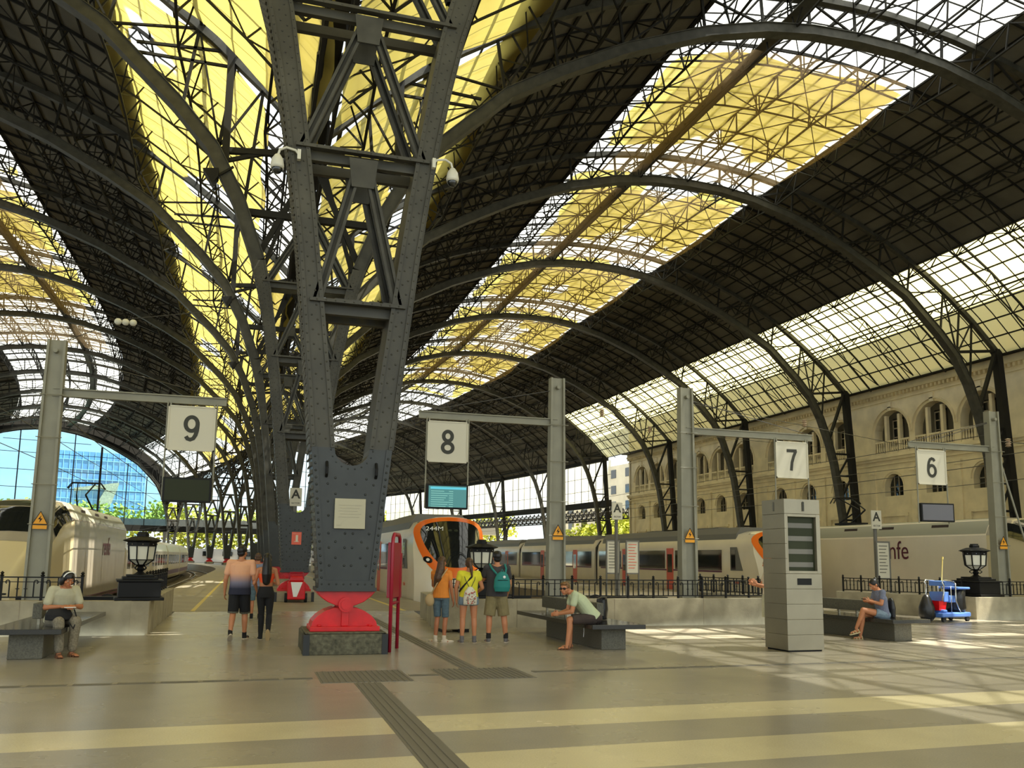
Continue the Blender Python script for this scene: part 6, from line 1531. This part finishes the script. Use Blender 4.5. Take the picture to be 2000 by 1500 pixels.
mb.tube([c-s*.01+u*.018+f*.1, c+s*.01+u*.018+f*.1], .005, 5); tag(mb.build('sunglasses', 'black_gloss', smooth=True), 'dark sunglasses on the seated person in mint', 'sunglasses').location = g.o
for s_ in 'LR': sandal('sandal', 'sandal', T, P['an'+s_], V('t'+s_))
mb = MB(); mb.tube([g.p(.17, .05, .58), g.p(.22, .15, .5), g.p(.2, .14, .3), g.p(.2, .15, .2)], .006, 5); mb.build('drawstring', 'phone_white', T)
o = MB(); c = Vector((6.62, 15.95, .70)); rings(o, [(c-U*.23, .17, .10), (c-U*.05, .2, .12), (c+U*.16, .2, .10), (c+U*.2+Vector((0, -.1, 0)), .13, .06)], (Vector((.3, 1, 0)).normalized(), Vector((1, -.3, 0)).normalized())); tag(skinbuild(o, 'rucksack', 'bin_bag', None, .012), 'black rucksack behind the person in sunglasses, on the far side of the bench', 'backpack')
# woman reading on the far bench, body faces -X, legs crossed
J = dict(pel=(0, 0, .57), ch=(0, .04, .90), neck=(0, .09, 1.12), head=(0, .18, 1.22), look=(0, .8, -.55), shL=(-.17, .07, 1.06), shR=(.17, .07, 1.06), elL=(-.2, .14, .80), elR=(.21, .14, .80), wrL=(-.07, .33, .86), wrR=(.06, .33, .85), hL=(.2, .9, .2), hR=(-.2, .9, .2), nL=(1, 0, .3), nR=(-1, 0, .3), hipL=(-.09, .03, .55), hipR=(.09, .03, .55), knL=(-.03, .48, .66), knR=(.08, .44, .56), anL=(.05, .62, .25), anR=(.10, .50, .10), tL=(0, 1, -.25), tR=(0, 1, 0))
g, T, P, hx, sp, fr, V = seated(13.12, 15.95, -80, 1.66, 'person with tied black hair reading, in a blue-grey T-shirt and denim shorts', J, 'skin')
tee(T, P, sp, fr, g, 'cloth_blue', .97, .5); legs(T, P, 'denim_light', .42, 0, .105, .10, 'shorts', 1.0, g); s, f, u = hx; c = P['head']; face(c, hx, T)
hairball(T, c, hx, 'hair_black', 1.0, 1.0, lambda mb: mb.ball(c-f*.09+u*.08, (.045, .045, .045), 10, 8, hx))
for s_ in 'LR': sandal('sandal', 'sandal_cream', T, P['an'+s_], V('t'+s_))
o = MB(); c = g.p(.0, .42, .90); o.box(-.06, .06, -.045, .045, -.008, .008, fn=lambda a, b, d: tuple(c+g.R*a+g.F*b+U*d)); b = o.build('mobile_phone', 'black'); b.location = g.o; tag(b, 'small dark phone held by the seated reader', 'phone')
o = MB(); c = g.p(.02, -.21, .70); rings(o, [(c-U*.2, .13, .07), (c, .14, .085), (c+U*.16, .10, .06), (c+U*.22, .04, .03)], (g.R, g.F)); b = skinbuild(o, 'backpack', 'bin_bag', None, .01); b.location = g.o; tag(b, 'black backpack behind the seated reader on the far bench', 'backpack')
# woman in cream on the near bench, faces the walkway and camera
J = dict(pel=(0, 0, .57), ch=(0, .14, .90), neck=(0, .26, 1.12), head=(0, .32, 1.235), look=(-.1, .9, -.38), shL=(-.18, .2, 1.06), shR=(.18, .2, 1.06), elL=(-.27, .22, .78), elR=(.27, .22, .78), wrL=(-.10, .40, .80), wrR=(.10, .40, .80), hL=(.5, .7, 0), hR=(-.5, .7, 0), nL=(.5, 0, -.7), nR=(-.5, 0, -.7), hipL=(-.10, .03, .55), hipR=(.10, .03, .55), knL=(-.12, .47, .56), knR=(.14, .46, .56), anL=(-.10, .46, .10), anR=(.12, .52, .10), tL=(-.2, 1, 0), tR=(.15, 1, 0))
g, T, P, hx, sp, fr, V = seated(-2.86, 15.62, 150, 1.68, 'person in a cream T-shirt with a white hair band bent over a phone', J, 'skin_tan', 1.08)
tee(T, P, sp, fr, g, 'cloth_cream', 1.12, .7); legs(T, P, 'cloth_check', 1.0, .92, .105, .085, 'trousers', 1.0, g); s, f, u = hx; c = P['head']; face(c, hx, T)
hairball(T, c, hx, 'hair_black', 1.0, 1.06, lambda mb: (mb.ball(c-u*.03-s*.08-f*.02, (.04, .06, .08), 10, 8, hx), mb.ball(c-u*.03+s*.08-f*.02, (.04, .06, .08), 10, 8, hx)))
mb = MB(); mb.tube([c+s*.1*math.cos(a)+u*(.03+.108*math.sin(a))+f*.035 for a in sub(.25, PI-.25, 12)], .010, 6); mb.build('hair_band', 'phone_white', T)
for s_ in 'LR': sandal('sandal', 'sandal', T, P['an'+s_], V('t'+s_))
o = MB(); c = g.p(0, .49, .79); o.box(-.08, .08, -.045, .045, -.005, .005, fn=lambda a, b, d: tuple(c+g.R*a+g.F*b+U*d)); b = o.build('mobile_phone', 'phone_white'); b.location = g.o; tag(b, 'white phone in the hands of the woman in cream', 'phone')
o = MB(); c = g.p(.10, .33, .68); rings(o, [(c-U*.09, .2, .14), (c, .2, .13), (c+U*.08, .15, .10)], (g.R, g.F)); b = skinbuild(o, 'handbag', 'cloth_black', None, .01); b.location = g.o; tag(b, 'black handbag on the lap of the woman in cream', 'bag')
o = MB(); o.tube([g.p(-.1, .42, .75), g.p(-.12, .52, .6), g.p(-.06, .55, .45), g.p(0, .52, .55)], .012, 6); o.build('strap', 'cloth_black', b)
# person half hidden behind the kiosk
J = dict(elL=(-.2, .12, 1.14), wrL=(-.16, .32, 1.2), elR=(.22, .1, 1.14), wrR=(.15, .32, 1.18), Lh=(.1, .6, .8), Rh=(-.1, .6, .8), look=(0, 1, -.1))
g, T, P, hx, k = standing(10.60, 16.35, -75, 1.68, 'person in pale clothes mostly hidden behind the steel kiosk, holding a phone', J, 'skin', 1.05)
shirt(T, g, P, k, 'shoe_white', 1.05, .5); 
mb = MB(); rings(mb, [(P['pel']-U*.45, .2, .16), (P['pel'], .19, .14), (P['pel']+U*.08, .16, .12)], (g.R, g.F)); skinbuild(mb, 'skirt', 'cloth_cream', T); hairball(T, P['head'], hx, 'hair_fair', k)
shoe('shoe', 'shoe_white', T, P['anL'], g.F); shoe('shoe', 'shoe_white', T, P['anR'], g.F)
